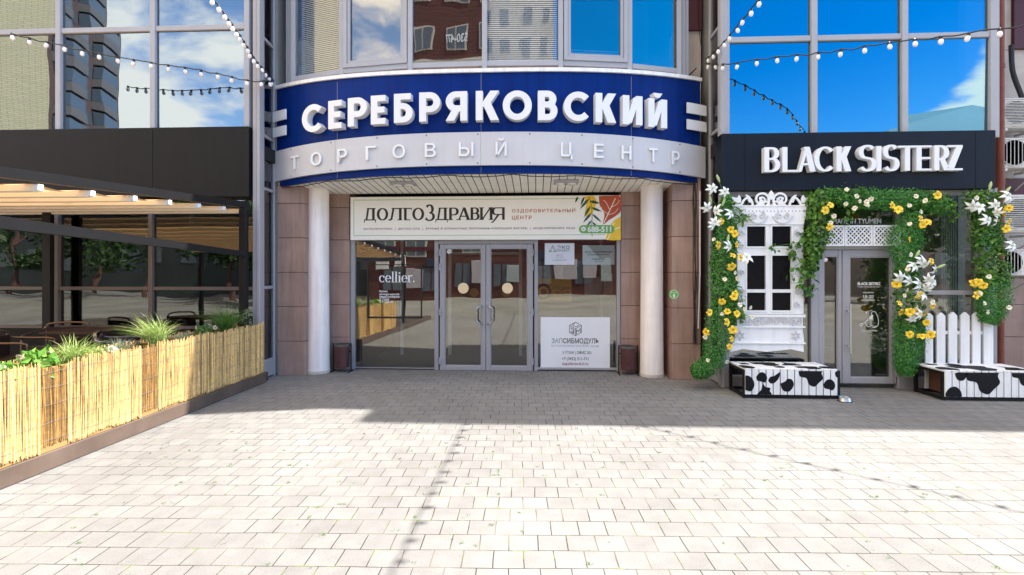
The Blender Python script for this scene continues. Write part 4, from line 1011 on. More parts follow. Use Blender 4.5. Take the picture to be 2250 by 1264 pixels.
# applied carving
m = MB()
for k, cc in ((-1, 1662), (1, 1716)):
    c_ = q2(cc, 470); m.strip(arc(c_[0], c_[1], 21*s_, 21*s_, 195, 345, 16), .016, T, .046, .060); scroll(m, c_[0]-.05*k, c_[1]-.03, 8*s_, 90, 1.2, .016, .061, k); scroll(m, c_[0]+.045*k, c_[1]-.035, 7*s_, 90, 1.2, .015, .0615, -k)
for xx, ys in ((1627, (512, 540, 600, 640, 670)), (1749, (480, 512, 545, 600, 640, 670))):
    for i, yy in enumerate(ys):
        c_ = q2(xx, yy); scroll(m, c_[0], c_[1], 7*s_, 90*i, 1.3, .014, .044+.0004*i, 1 if i % 2 else -1)
m.build('carving', 'shaded_carving_wood', ws)
# apron: carved frieze, plain panel with stars, scalloped foot
m = MB(); m.box(ax(1612, WY), ax(1766, WY), WY-.05, WY+.02, A_(697), A_(691), .003); m.box(ax(1612, WY), ax(1766, WY), WY-.05, WY+.02, A_(720), A_(716.5), .003); m.box(ax(1606, WY), ax(1767, WY), WY-.05, WY+.02, A_(755), A_(752), .003)
m.build('moulding', 'white_wood', ws)
MB().box(ax(1618, WY), ax(1762, WY), WY-.026, WY+.02, A_(716.5), A_(697)).build('frieze_board', 'white_wood', ws)
m = MB()
for i in range(9):
    c_ = q2(1630+i*15.2, 706.5); scroll(m, c_[0], c_[1], 8*s_, 20+i*140, 1.25, .017, .040+.0004*i, 1 if i % 2 else -1)
m.build('carving', 'shaded_carving_wood', ws)
MB().poly([q2(1612, 752), q2(1616, 720), q2(1761, 720), q2(1765, 752)][::-1], T, -.02, .026).build('apron_board', 'white_wood', ws)
for xx in (1624, 1746):
    c_ = q2(xx, 737); st = []
    for i in range(12): r_ = (9.5 if i % 2 == 0 else 4)*s_; st.append((c_[0]+r_*math.cos(R(30*i+90)), c_[1]+r_*math.sin(R(30*i+90))))
    MB().strip(st, .011, T, .026, .040, True).build('carved_star', 'shaded_carving_wood', ws)
MB().poly([q2(1603, 773), q2(1630, 766.5), q2(1683, 772.5), q2(1736, 767), q2(1764, 773), q2(1763, 755), q2(1607, 755)], T, -.02, .026).build('foot_board', 'white_wood', ws)

# ------------------------------------------------------------------ painted cow benches
def blob(c, r, pts):
    return spline([(c[0]+r*px, c[1]+r*py) for px, py in pts]+[(c[0]+r*pts[0][0], c[1]+r*pts[0][1])], 5)[:-1]
def bench(label, x0, W, spots_f, spots_t, npl):
    y0, y1, H = 6.53, 7.02, .382
    t = thing('bench', label, 'bench', (x0+W/2, (y0+y1)/2, 0), 'cow-painted benches before the shop')
    f = MB(); s = .035
    for x in (x0, x0+W-s):
        for y in (y0+.004, y1-s): f.box(x, x+s, y, y+s, 0, H-.022)
        f.box(x, x+s, y0+s+.004, y1-s, .012, .045); f.box(x, x+s, y0+s+.004, y1-s, H-.055, H-.023)
    f.box(x0+s, x0+W-s, y0+.006, y0+s, .01, .048); f.box(x0+s, x0+W-s, y1-s, y1-.002, .01, .045); f.box(x0+s, x0+W-s, y1-s, y1-.002, H-.055, H-.023)
    f.box(x0+.012, x0+W-.012, y0+.0015, y0+.005, .06, H-.03); f.box(x0+.012, x0+W-.012, y0+.01, y1-.01, H-.027, H-.0235); f.build('frame', 'black_metal', t)  # two added black sheets behind the planks stand for shade in the gaps
    MB().box(x0+.16, x0+W-.06, y0+.1, y1-.05, .05, H-.06).build('inner_box', 'brown_ply', t)
    g0 = x0+.008; pw = (W-.016-.034)/npl
    for k in range(npl):
        a, b = g0+k*pw+.0062, g0+(k+1)*pw-.0062
        MB().box(a, b, y0-.018, y1+.01, H-.022, H, .003).build('seat_plank', 'cow_white', t)
        MB().box(a, b, y0-.02, y0+.001, .052, H-.024, .003).build('front_plank', 'cow_white', t)
    Tf = lambda x, y, d: (x0+x, y0-.0205-d, y); Tt = lambda x, y, d: (x0+x, y0+y, H+d)
    def clip(pts, u0, u1, v0, v1): return [(min(max(x, u0), u1-.036), min(max(y, v0), v1)) for x, y in pts]
    for sp in spots_f: MB().poly(clip(sp, .012, W-.012, .054, H-.024), Tf, 0, .0012).build('cow_spot', 'cow_black', t)
    for sp in spots_t: MB().poly(clip(sp, .012, W-.012, -.017, y1-y0+.008), Tt, 0, .0012).build('cow_spot', 'cow_black', t)
A1 = [(-1, .1), (-.5, .8), (.2, 1), (.8, .55), (1, -.2), (.6, -.9), (-.1, -.75), (-.8, -.55)]
A2 = [(-1, -.3), (-.6, .35), (0, .5), (.6, .9), (1.1, 1.2), (1, .4), (.6, -.3), (0, -.8), (-.6, -.8)]
A3 = [(-1, .2), (-.3, .5), (.1, .9), (.7, .8), (1, .1), (.7, -.6), (.2, -1), (-.6, -.8)]
A4 = [(-.15, 1), (.2, .3), (.9, .1), (.85, -.35), (1.1, -.7), (.9, -1.2), (-.9, -1.2), (-.75, -.6), (-.3, -.1)]
A5 = [(-1.25, .9), (-1.15, .1), (-.5, -.1), (-.25, -.7), (.3, -.95), (.75, -.55), (1.15, -.1), (1, .4), (1.1, .9), (0, 1.1)]
bx0 = ax(1634, 6.53)
bench('cow-painted bench under the carved window', bx0, 1.2, [blob((.02, .19), .105, A1), blob((.215, .27), .068, A1), blob((.365, .255), .07, A2), blob((.53, .18), .085, A3), blob((.24, .13), .09, A4), blob((.83, .28), .125, A5), blob((1.05, .185), .072, A1), blob((1.2, .33), .08, A1)],
      [blob((.05, .1), .12, A1), blob((.14, .33), .06, A1), blob((.42, .3), .14, A5), blob((.5, .12), .07, A3), blob((.72, .38), .12, A4), blob((.85, .05), .12, A5), blob((1.08, .1), .09, A1)], 13)
bx1 = ax(2072, 6.53)
bench('cow-painted bench before the white picket fence', bx1, 1.2, [blob((.11, .08), .1, A1), blob((.2, .33), .075, A3), blob((.47, .25), .17, A5), blob((.94, .3), .11, A5), blob((1.13, .12), .07, A1)],
      [blob((.12, .1), .12, A1), blob((.15, .4), .07, A1), blob((.5, .12), .2, A5), blob((.42, .38), .1, A3), blob((.95, .2), .14, A4)], 13)
p = at(1855, 875, 6.43); x = ax(1856, 6.43)
t = thing('dog_bowl', 'small steel dog bowl on the paving beside the bench', 'bowl', (x, 6.43, 0))
MB().lathe([(.075, 0.001), (.07, .012), (.06, .052), (.066, .055), (.066, .057), (.056, .054), (.05, .02), (.001, .016)], (x, 6.43, 0), 32).build('bowl_body', 'steel', t, True)
MB().lathe([(.079, .001), (.079, .008), (.073, .009)], (x, 6.43, 0), 32).build('rubber_ring', 'rubber', t, True)
# picket fence
FY = 7.03
fn = thing('picket_fence', 'short white picket fence leaning behind the cow bench', 'fence', (ax(2105, FY), FY, 0))
for p0, p1, yt in ((2030, 2049, 688), (2055, 2076, 687), (2081, 2102, 686), (2107, 2129, 686), (2133, 2153, 685.5), (2158, 2181, 685)):
    a, b = ax(p0, FY)+.007, ax(p1, FY)-.007; zt4 = az(yt, FY, 2100); k = (b-a)*.42
    MB().poly([(a, .03), (b, .03), (b, zt4-k), ((a+b)/2+.008, zt4), ((a+b)/2-.008, zt4), (a, zt4-k)], flat(0, 0, FY), 0, .02).build('picket', 'white_wood', fn)
for z in (az(731, FY, 2100), .3): MB().box(ax(2032, FY), ax(2179, FY), FY+.001, FY+.022, z-.022, z+.022).build('rail', 'white_wood', fn)

# ------------------------------------------------------------------ pipes, cables, air conditioners
PX = ax(2197, 7.7)
t = thing('drainpipe', 'rust brown drainpipe at the right end of the shop wing', 'drainpipe', (PX, 7.7, 0))
MB().tube([(PX, 7.7, .15), (PX, 7.7, 7.6)], .052, 14).build('pipe', 'rust_pipe', t, True)
MB().tube([(PX, 7.7, .28), (PX, 7.7, .15), (PX, 7.6, .06)], .056, 14).build('shoe', 'rust_pipe', t, True)
for z in (1.2, 2.9, 4.6, 6.4): MB().tube([(PX, 7.7, z), (PX, 7.7, z+.07)], .058, 14).box(PX-.012, PX+.012, 7.75, 8.7, z+.02, z+.05).build('clamp', 'rust_pipe', t)
def ac(label, px, y0, y1, Y, W, fan_x, guard):
    x0 = ax(px, Y); z1, z0 = az(y0, Y, px+40), az(y1, Y, px+40); H = z1-z0
    t = thing('air_conditioner', label, 'air conditioner', (x0+W/2, Y+.15, z0), 'air conditioner units beside the drainpipe')
    MB().box(x0, x0+W, Y, Y+.3, z0, z1, .012).build('casing', 'ac_white', t)
    MB().box(x0+.01, x0+W-.01, Y-.004, Y, z0+H*.93, z0+H*.945).build('casing_seam', 'ac_grey', t)
    cx_, cz_, r = x0+fan_x, (z0+z1)/2, H*.43
    MB().lathe([(r, -.003), (r*.98, -.012), (r*.92, -.012), (r*.9, -.003)], (cx_, Y, cz_), 36, 'y').build('fan_ring', 'ac_white', t, True)
    MB().lathe([(r*.9, -.002), (r*.9, -.003)], (cx_, Y, cz_), 36, 'y').build('fan_opening', 'ac_grey', t)
    b = MB()
    for k in range(4):
        an = 90*k+20; pts = [(cx_+r*.14*math.cos(R(an)), cz_+r*.14*math.sin(R(an)))]+[(cx_+r*.86*math.cos(R(an+q)), cz_+r*.86*math.sin(R(an+q))) for q in (0, 22, 45)]
        b.poly(pts, flat(0, 0, Y-.003), 0, .003+.0004*k)
    b.lathe([(r*.2, -.004), (r*.16, -.009)], (cx_, Y, cz_), 16, 'y'); b.build('fan', 'socket_black', t)
    g = MB()
    if guard == 'h':
        n = 17
        for k in range(n):
            z = z0+H*.06+H*.86*k/n; g.box(x0+.02, x0+W*.93, Y-.022, Y-.016, z, z+H*.02)
    else:
        for k in range(7): g.box(cx_-r+2*r*(k+.5)/7-.004, cx_-r+2*r*(k+.5)/7+.004, Y-.022, Y-.016, cz_-r, cz_+r)
        g.lathe([(r*1.02, -.014), (r*1.02, -.022), (r*.97, -.022), (r*.97, -.014)], (cx_, Y, cz_), 36, 'y')
    g.build('guard', 'ac_white', t)
    for q in (.12, W-.16):
        br = MB(); br.box(x0+q, x0+q+.035, Y-.02, BW-.06, z0-.05, z0-.012); br.tube([(x0+q+.018, Y+.02, z0-.04), (x0+q+.018, BW-.06, z0-.3)], .012, 6)
        br.build('bracket', 'ac_white', t)
ac('topmost air conditioner with a square grille', 2189, 215, 281, 8.3, .78, .30, 'h')
ac('air conditioner with bare round fan, second from the top', 2189, 303, 369, 8.3, .78, .26, 'v')
ac('large air conditioner behind the lilies, third from the top', 2178, 428, 511, 8.1, .95, .42, 'h')
ac('lowest air conditioner half hidden by the garland', 2178, 548, 606, 8.2, .8, .28, 'v')
m = MB().tube(spline([at(2222, 100, 8.6), at(2224, 150, 8.55), at(2232, 180, 8.5), at(2240, 200, 8.45), at(2246, 216, 8.4)], 5), .035, 10)
tag(m.build('insulated_hose', 'rubber', None, True), 'black insulated hose running into the topmost air conditioner', 'hose')
def cables(label, paths, r, m='rubber'):
    t = thing('cable_bundle', label, 'cable', paths[0][-1])
    for pth in paths: MB().tube(spline(pth, 5), r*rng.uniform(.7, 1.2), 6).build('cable', m, t, True)
cy_ = 7.60
cables('loose bundle of cables down the right stone pier', [[at(1527+dx+rng.uniform(-2, 2), y, cy_-.01*abs(dx)*.2) for y in range(395, 800, 45)] for dx in (-4, -1, 2, 5)], .006)
cables('thin black cables hanging beside the bay window on the left', [[at(604+rng.uniform(-1, 1)+dx, y, 7.86) for y in (-20, 40, 66, 100, 140, 185)] for dx in (0, 3)]+[[at(608-dx, y, 7.84) for y, dx in ((70, 0), (130, -1), (200, 3), (240, 8))]], .008)
cables('thin cable along the concrete beside the right string lights', [[at(1528+dx, y, 7.86) for y, dx in ((-20, 6), (60, 8), (120, 14), (180, 10), (250, 2))], [at(1512, 168, 7.88), at(1522, 158, 7.86), at(1530, 150, 7.85)]], .008)
tag(MB().tube([at(590, 430, 7.64), at(592, 620, 7.63), at(593, 826, 7.62)], .008, 6).build('conduit', 'white_plastic'), 'thin white conduit along the left stone pier edge', 'conduit')
tag(MB().tube([at(1538, 420, 7.6), at(1538, 600, 7.6), at(1534, 722, 7.6)], .010, 6).build('conduit', 'white_plastic'), 'thin white conduit beside the cable bundle on the right pier', 'conduit')

# ------------------------------------------------------------------ leaf helpers
def leaf_cloud(mb, path, n, size, r_, fold=.3, shell=.45, hang=0, long=1.6):
    """n small folded leaves spread through a lumpy tube; path is a list of (x, y, z, radius across, radius deep)"""
    P_ = spline(path, 6)
    for _ in range(n):
        k = r_.random()*(len(P_)-1.001); i = int(k); f = k-i; a, b = P_[i], P_[i+1]
        c = [a[j]+(b[j]-a[j])*f for j in range(5)]
        th = r_.uniform(0, 2*math.pi); q = shell+(1-shell)*math.sqrt(r_.random()); q *= 1+.28*math.sin(k*2.3+3*th)*r_.random()
        ph = r_.uniform(-.5, .5)
        d = Vector((b[0]-a[0], 0, b[2]-a[2])); d = d.normalized() if d.length > 1e-5 else Vector((0, 0, 1)); sd = Vector((d.z, 0, -d.x))
        o = Vector((c[0], c[1], c[2]))+sd*math.cos(th)*c[3]*q+Vector((0, -1, 0))*math.sin(th)*c[4]*q+d*ph*c[3]*.6
        nrm = (sd*math.cos(th)+Vector((0, -1, 0))*math.sin(th)+Vector((r_.gauss(0, .5), r_.gauss(0, .5), r_.gauss(.25, .5)))).normalized()
        t = Vector((r_.gauss(0, 1), r_.gauss(0, 1), r_.gauss(-hang, 1))); t = (t-nrm*t.dot(nrm)); t = t.normalized() if t.length > .01 else Vector((1, 0, 0)); s_ = nrm.cross(t)
        L_ = size*r_.uniform(.65, 1.35); wd = L_/long/2
        e = o+t*L_; mid = o+t*L_*.45
        mb.add([o, mid+s_*wd+nrm*wd*fold, e, mid-s_*wd+nrm*wd*fold], [(0, 1, 2), (0, 2, 3)])
def petals(n, L_, wd, cup, curl, tip, r_, m0=0, heart=True):
    mb = MB()
    for k in range(n):
        an = 2*math.pi*k/n+r_.uniform(-.12, .12); l = L_*r_.uniform(.88, 1.1); d = Vector((math.cos(an), 0, math.sin(an))); s_ = Vector((-d.z, 0, d.x))
        rows = []; sg = 6
        for i in range(sg+1):
            t = i/sg; w_ = wd*(math.sin(math.pi*min(1, t*.93+.07))**tip)*(1 if t < 1 else .05); y = -cup*math.sin(t*1.9)-(-curl)*t*t
            c = d*l*t+Vector((0, y+.004*(k % 2), 0)); rows.append((c-s_*w_+Vector((0, -w_*.35, 0)), c, c+s_*w_+Vector((0, -w_*.35, 0))))
        vs = [p for r3 in rows for p in r3]; fs = []
        for i in range(sg): fs += [(3*i, 3*i+1, 3*i+4, 3*i+3), (3*i+1, 3*i+2, 3*i+5, 3*i+4)]
        mb.m = 0; mb.add(vs, fs)
    mb.m = 1
    if heart: 
        for k in range(5):
            an = 2*math.pi*k/5; mb.tube([(0, 0, 0), (math.cos(an)*L_*.2, -L_*.45, math.sin(an)*L_*.2)], [L_*.022, L_*.03], 4)
    return mb
def mesh_of(mb, name, ms):
    me = bpy.data.meshes.new(name); me.from_pydata(mb.v, [], mb.f)
    for q in ms: me.materials.append(MATS[q])
    me.polygons.foreach_set('material_index', mb.mi); me.polygons.foreach_set('use_smooth', [True]*len(me.polygons)); me.update(); return me
fr_ = random.Random(21)
LILY = [mesh_of(petals(6, .088, .019, .03, .055, .8, fr_), 'lily', ['lily_white', 'bud_green']) for _ in range(4)]
YEL = [mesh_of(petals(6, .055, .024, .028, .02, .55, fr_), 'yellow_flower', ['petal_yellow', 'petal_heart']) for _ in range(4)]
SML = [mesh_of(petals(7, .034, .014, .02, .012, .6, fr_), 'cream_flower', ['petal_cream', 'petal_yellow']) for _ in range(3)]
def flower(kind, meshes, px, py, Y, parent, tilt=.45, sc=1, skyward=.2):
    p = at(px, py, Y-fr_.uniform(0, .05)); o = link(kind, fr_.choice(meshes), p, parent)
    o.rotation_euler = (fr_.gauss(-skyward, tilt), fr_.uniform(0, 6.28), fr_.gauss(0, tilt)); k = sc*fr_.uniform(.85, 1.15); o.scale = (k, k, k)
    return o
def bud(px, py, Y, parent, ang=0, L_=.11):
    p = at(px, py, Y); d = Vector((math.sin(ang), -.15, math.cos(ang)))
    return MB().tube([p-d*L_*.55, p-d*.4*L_, p, p+d*L_*.35, p+d*L_*.5], [.004, .012, .019, .012, .003], 8).build('lily_bud', 'bud_green', parent, True)
def G_(px, py, Y, wpx, deep): q = at(px, py, Y); return (q.x, q.y, q.z, wpx/2/F*Y, deep)
GY_ = 6.99
def garland(label, base):
    return thing('flower_garland', label, 'flower garland', base, 'flower garlands framing the shop')
def foliage(parts, parent, m, name='foliage'):
    mb = MB()
    for a in parts: leaf_cloud(mb, *a)
    return mb.build(name, m, parent)
def scatter(t, lil, yel, sml, Y=6.9, buds=()):
    for x, y in lil: flower('lily', LILY, x, y, Y-.04, t)
    for x, y in yel: flower('yellow_flower', YEL, x, y, Y-.02, t, .4)
    for x, y in sml: flower('cream_flower', SML, x, y, Y-.03, t, .4)
    for b in buds: bud(b[0], b[1], Y, t, b[2])

# left garland
g1 = garland('flower garland of moss, lilies and yellow blooms left of the carved window', at(1545, 832, GY_))
foliage([([G_(1596, 430, GY_, 14, .05), G_(1592, 470, GY_, 36, .09), G_(1596, 520, GY_, 48, .12), G_(1586, 580, GY_, 54, .12), G_(1590, 640, GY_, 62, .13), G_(1592, 690, GY_, 66, .13)], 5200, .030, fr_),
         ([G_(1588, 690, GY_, 64, .13), G_(1578, 730, GY_, 56, .12), G_(1570, 770, GY_, 50, .12), G_(1566, 800, GY_, 46, .12), G_(1534, 815, GY_, 38, .12), G_(1524, 818, GY_, 18, .08)], 7000, .022, fr_)], g1, 'leaf_box')
foliage([([G_(1578, 560, GY_, 34, .10), G_(1590, 610, GY_, 44, .13), G_(1612, 660, GY_, 40, .13), G_(1618, 705, GY_, 26, .1)], 520, .058, fr_, .3, .6), ([G_(1592, 455, GY_, 40, .08), G_(1612, 480, GY_, 50, .08), G_(1640, 478, GY_, 8, .03)], 150, .08, fr_, .3, .3, 0, 3.2)], g1, 'leaf_ivy')
scatter(g1, [(1565, 414), (1592, 421), (1553, 456), (1576, 463), (1604, 470), (1571, 488), (1600, 541), (1563, 496), (1640, 567)],
        [(1584, 487), (1606, 505), (1615, 514), (1576, 539), (1617, 538), (1610, 563), (1626, 567), (1607, 585), (1615, 646), (1587, 662), (1558, 687), (1598, 685), (1619, 690), (1595, 708), (1553, 730), (1610, 725), (1606, 745), (1602, 762), (1612, 652)],
        [(1614, 600), (1592, 614), (1625, 670), (1635, 680), (1648, 676), (1652, 697), (1586, 690), (1550, 741), (1597, 795), (1556, 792), (1569, 527), (1622, 612)],
        6.88, [(1578, 392, -.4), (1561, 440, -.2), (1590, 444, .3), (1600, 524, .1)])
st = MB()
for a, b, c in (((1592, 440), (1584, 410), (1578, 392)), ((1590, 460), (1572, 448), (1561, 436)), ((1600, 490), (1625, 480), (1652, 474)), ((1615, 690), (1632, 692), (1652, 697)), ((1610, 560), (1625, 562), (1640, 567))): st.tube(spline([at(*a, 6.95), at(*b, 6.9), at(*c, 6.88)], 4), .004, 5)
st.build('stems', 'stem_green', g1)['kind'] = 'stuff'
# ivy hanging left of the door
g2 = garland('trailing ivy garland hanging between the carved window and the door', at(1792, 650, GY_))
foliage([([G_(1795, 420, GY_, 40, .1), G_(1800, 460, GY_, 52, .12), G_(1796, 510, GY_, 50, .1), G_(1785, 560, GY_, 34, .08), G_(1778, 600, GY_, 16, .05)], 1150, .062, fr_, .3, .3, .5, 1.3)], g2, 'leaf_ivy')
foliage([([G_(1770, 515, GY_, 30, .05), G_(1752, 540, 6.96, 14, .04), G_(1744, 565, 6.96, 12, .04)], 34, .07, fr_, .3, .3, .5, 1.3), ([G_(1775, 575, 6.96, 50, .04), G_(1760, 600, 6.96, 46, .04), G_(1775, 625, 6.96, 40, .04), G_(1776, 645, 6.96, 14, .03)], 80, .075, fr_, .3, .2, .6, 1.3),
         ([G_(1700, 540, 6.96, 10, .03), G_(1702, 552, 6.96, 10, .03)], 9, .06, fr_, .3, .3, .5, 1.3), ([G_(1735, 555, 6.96, 12, .03), G_(1740, 535, 6.96, 8, .03)], 9, .06, fr_, .3, .3, .5, 1.3)], g2, 'leaf_ivy', 'trailing_leaves')
st = MB()
for pts in (((1790, 540), (1770, 530), (1744, 535), (1702, 541)), ((1780, 560), (1765, 600), (1776, 650)), ((1790, 560), (1755, 580), (1735, 600)), ((1785, 600), (1765, 620), (1738, 622))): st.tube(spline([at(*p, 6.97) for p in pts], 5), .0035, 5)
st.build('vine_stems', 'stem_green', g2)['kind'] = 'stuff'
scatter(g2, [], [(1812, 462), (1824, 452), (1822, 498)], [(1832, 475), (1825, 490)], 6.88)
# arch over the door
g3 = garland('leafy arch garland along the top of the shop door', at(1930, 465, GY_))
foliage([([G_(1815, 425, GY_, 26, .08), G_(1850, 435, GY_, 36, .10), G_(1900, 436, GY_, 44, .12), G_(1950, 440, GY_, 46, .12), G_(2000, 438, GY_, 44, .12), G_(2050, 446, GY_, 44, .12), G_(2072, 455, GY_, 28, .1)], 8200, .024, fr_)], g3, 'leaf_box')
foliage([([G_(1830, 430, 6.95, 30, .08), G_(1870, 430, 6.95, 50, .1), G_(1900, 445, 6.95, 40, .1)], 170, .055, fr_, .3, .5), ([G_(2040, 440, 6.95, 30, .08), G_(2070, 450, 6.95, 44, .1), G_(2095, 455, 6.97, 10, .04)], 190, .055, fr_, .3, .5), ([G_(1866, 470, 6.97, 12, .04), G_(1866, 492, 6.97, 26, .05)], 22, .07, fr_, .3, .3)], g3, 'leaf_ivy')
scatter(g3, [], [(1959, 452), (1974, 462), (2058, 430)], [(1881, 432), (1888, 443), (1904, 444), (1858, 448), (1878, 458), (1914, 437), (1860, 417), (1998, 452), (2012, 432), (2034, 442), (1904, 452)], 6.86)
# drop right of the door
g4 = garland('flower garland with a cluster of lilies right of the shop door', at(1998, 826, GY_))
foliage([([G_(2005, 470, GY_, 36, .1), G_(1995, 505, GY_, 62, .13), G_(1986, 535, GY_, 72, .13), G_(1990, 575, GY_, 44, .11), G_(1990, 620, GY_, 46, .11)], 5200, .024, fr_),
         ([G_(1998, 700, GY_, 58, .12), G_(2000, 730, GY_, 66, .13), G_(1994, 765, GY_, 58, .13), G_(1990, 800, GY_, 46, .12), G_(1992, 822, GY_, 26, .08)], 6600, .022, fr_)], g4, 'leaf_box')
foliage([([G_(1990, 585, 6.95, 50, .1), G_(2000, 630, 6.93, 64, .1), G_(1998, 680, 6.95, 60, .1), G_(2000, 710, 6.95, 50, .1)], 620, .055, fr_, .3, .4)], g4, 'leaf_ivy')
scatter(g4, [(2023, 573), (2006, 585), (1976, 610), (1996, 617), (2017, 625), (2036, 633), (2052, 594), (2024, 648), (2040, 613), (2004, 700), (2020, 690), (2046, 620), (2030, 580)],
        [(2020, 482), (2036, 490), (2028, 495), (1996, 526), (2044, 575), (1971, 625), (1975, 668), (1978, 685), (1998, 686), (2012, 686), (2030, 690), (2036, 709), (2048, 672), (1998, 735), (2025, 741), (2045, 736), (2018, 648)],
        [(2022, 466), (1999, 493), (1996, 592), (1992, 638), (2048, 665), (2012, 676), (1986, 650), (2000, 560)], 6.87, [(2016, 558, .4), (2068, 585, 1.1), (1994, 590, 0)])
# right garland
g5 = garland('hanging flower garland at the right end of the shopfront', at(2175, 712, GY_))
foliage([([G_(2165, 425, GY_, 60, .1), G_(2165, 455, GY_, 72, .13), G_(2168, 490, GY_, 60, .12), G_(2172, 540, GY_, 64, .12), G_(2178, 590, GY_, 66, .12), G_(2180, 620, GY_, 60, .12)], 2000, .048, fr_, .3, .35, .4, 1.4)], g5, 'leaf_ivy')
foliage([([G_(2180, 610, GY_, 64, .12), G_(2184, 650, GY_, 72, .13), G_(2176, 685, GY_, 58, .12), G_(2170, 708, GY_, 30, .08)], 5600, .022, fr_), ([G_(2165, 450, GY_, 50, .12), G_(2170, 540, GY_, 50, .12)], 1800, .026, fr_)], g5, 'leaf_box')
foliage([([G_(2130, 425, GY_, 20, .04), G_(2105, 455, GY_, 26, .04), G_(2085, 485, GY_, 12, .03)], 70, .055, fr_, .3, .3)], g5, 'leaf_ivy', 'trailing_leaves')
scatter(g5, [(2136, 452), (2186, 450), (2192, 466), (2168, 484), (2188, 484), (2212, 430), (2222, 540), (2150, 456)], [(2216, 458), (2202, 464), (2214, 487), (2210, 503), (2150, 620), (2160, 628), (2140, 622), (2142, 650), (2150, 646), (2204, 470)], [(2152, 645), (2162, 667), (2168, 686), (2216, 676), (2172, 608), (2145, 436), (2222, 533)], 6.87, [(2176, 408, .1), (2214, 418, .6)])

# ------------------------------------------------------------------ terrace: planters, plants, awning, chairs
pr = random.Random(5)
PX0, PX1, PT = DX-.40, DX-.012, .86
seam = [2.78, 3.815, 4.835, 5.855, 7.10]
labs = ['reed-clad planter box nearest the camera at the left edge', 'reed-clad planter box with the leafy plant and spreading grass', 'reed-clad planter box holding the tall bright grass', 'reed-clad planter box in the shade against the glass wing']
for k in range(4):
    y0, y1 = seam[k]+.004, seam[k+1]-.004
    t = thing('planter', labs[k], 'planter', ((PX0+PX1)/2, (y0+y1)/2, .145), 'reed-clad planters along the terrace edge')
    b = MB(); b.box(PX1-.03, PX1-.018, y0, y1, .145, PT-.03); b.box(PX0, PX0+.02, y0, y1, .145, PT-.03); b.box(PX0+.02, PX1-.03, y0, y0+.02, .145, PT-.03); b.box(PX0+.02, PX1-.03, y1-.02, y1, .145, PT-.03)
    b.build('box', 'reed_back', t); MB().box(PX0+.02, PX1-.03, y0+.02, y1-.02, PT-.14, PT-.07).build('soil', 'soil', t)
    f = MB(); o = MB(); y = y0
    while y < y1:
        old = y-y0 < .24 and k in (1, 2); r = pr.uniform(.0022, .0046); q = o if old else f
        lean = pr.gauss(0, .012); top = PT+pr.gauss(0, .014)+.012*math.sin(y*9)-(.03 if old else 0); bot = (.185 if old else .158+.012*math.sin(y*13+k))+abs(pr.gauss(0, .016))
        x = PX1-.010-(.006 if old else 0)+pr.uniform(-.0015, .003)
        q.tube([(x, y, bot), (x+pr.gauss(0, .002), y+lean*.5, (bot+top)/2), (x, y+lean, top)], r, 5, True); y += r*1.32
    f.tube([(PX1-.002, y1-.012, .15), (PX1-.003, y1-.012, PT+.01)], .009, 7); f.build('reed_screen', 'reed', t)
    if o.v: o.build('worn_reed_strip', 'reed_old', t)
    wr = MB()
    for z in (.24, .38, .53, .67, .79): wr.tube([(PX1-.003+.002*math.sin(9*z+j), y0+(y1-y0)*j/12, z+.004*math.sin(j*1.7+z*30)) for j in range(13)], .0013, 4)
    wr.build('wire', 'grey_print', t)
    bk = MB(); y = y0
    while y < y1: bk.tube([(PX0-.006, y, .2), (PX0-.006, y+pr.gauss(0, .01), PT+pr.gauss(0.0, .012))], .006, 4); y += .012
    bk.build('rear_reed_screen', 'reed', t)

def grass(label, x, y, z, n, L_, spread, m, name='ornamental_grass', lean=(0, 0), wd=.004, stiff=.5):
    mb = MB()
    for _ in range(n):
        an = pr.uniform(0, 6.283); sp = spread*math.sqrt(pr.random()); l = L_*pr.uniform(.55, 1.08); d = Vector((math.cos(an), math.sin(an), 0))*sp+Vector((lean[0], lean[1], 0))
        b = Vector((x+pr.gauss(0, .03), y+pr.gauss(0, .045), z)); P_ = []
        for i in range(7):
            t = i/6; P_.append(b+d*l*(t**1.5)*1.15+Vector((0, 0, l*(t*1.05-(1-stiff)*t*t*(.35+sp)))))
        s_ = Vector((-math.sin(an), math.cos(an), 0)) if pr.random() < .5 else Vector((pr.gauss(0, 1), pr.gauss(0, 1), 0)).normalized()
        vs = []
        for i, p in enumerate(P_): w_ = wd*(1-(i/6)**2*.92); vs += [p-s_*w_/2, p+s_*w_/2]
        mb.add(vs, [(2*i, 2*i+1, 2*i+3, 2*i+2) for i in range(6)])
    o = mb.build(name, m); return tag(o, label, 'grass plant')
X0 = (PX0+PX1)/2
grass('tall bright striped grass in the sunlit planter', X0+.02, 5.28, PT-.07, 340, .46, .8, 'leaf_grass', lean=(-.25, -.05), wd=.008)
grass('spreading pale grass near the leafy plant', X0, 4.28, PT-.07, 280, .38, 1.0, 'leaf_grass', lean=(-.1, .15), wd=.006, stiff=.35)
grass('small bright green tuft at the front of the sunlit planter', X0+.09, 4.42, PT-.07, 190, .22, .9, 'leaf_bright', wd=.004)
grass('thin feathery pale grass clump between two taller grasses', X0+.03, 4.76, PT-.07, 200, .24, .8, 'leaf_sage', wd=.003)
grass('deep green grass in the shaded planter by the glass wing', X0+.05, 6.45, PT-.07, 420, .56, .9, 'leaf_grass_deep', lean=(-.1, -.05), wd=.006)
grass('low sage green tuft beside the tall bright grass', X0+.08, 5.60, PT-.07, 170, .20, .8, 'leaf_sage', wd=.0035)
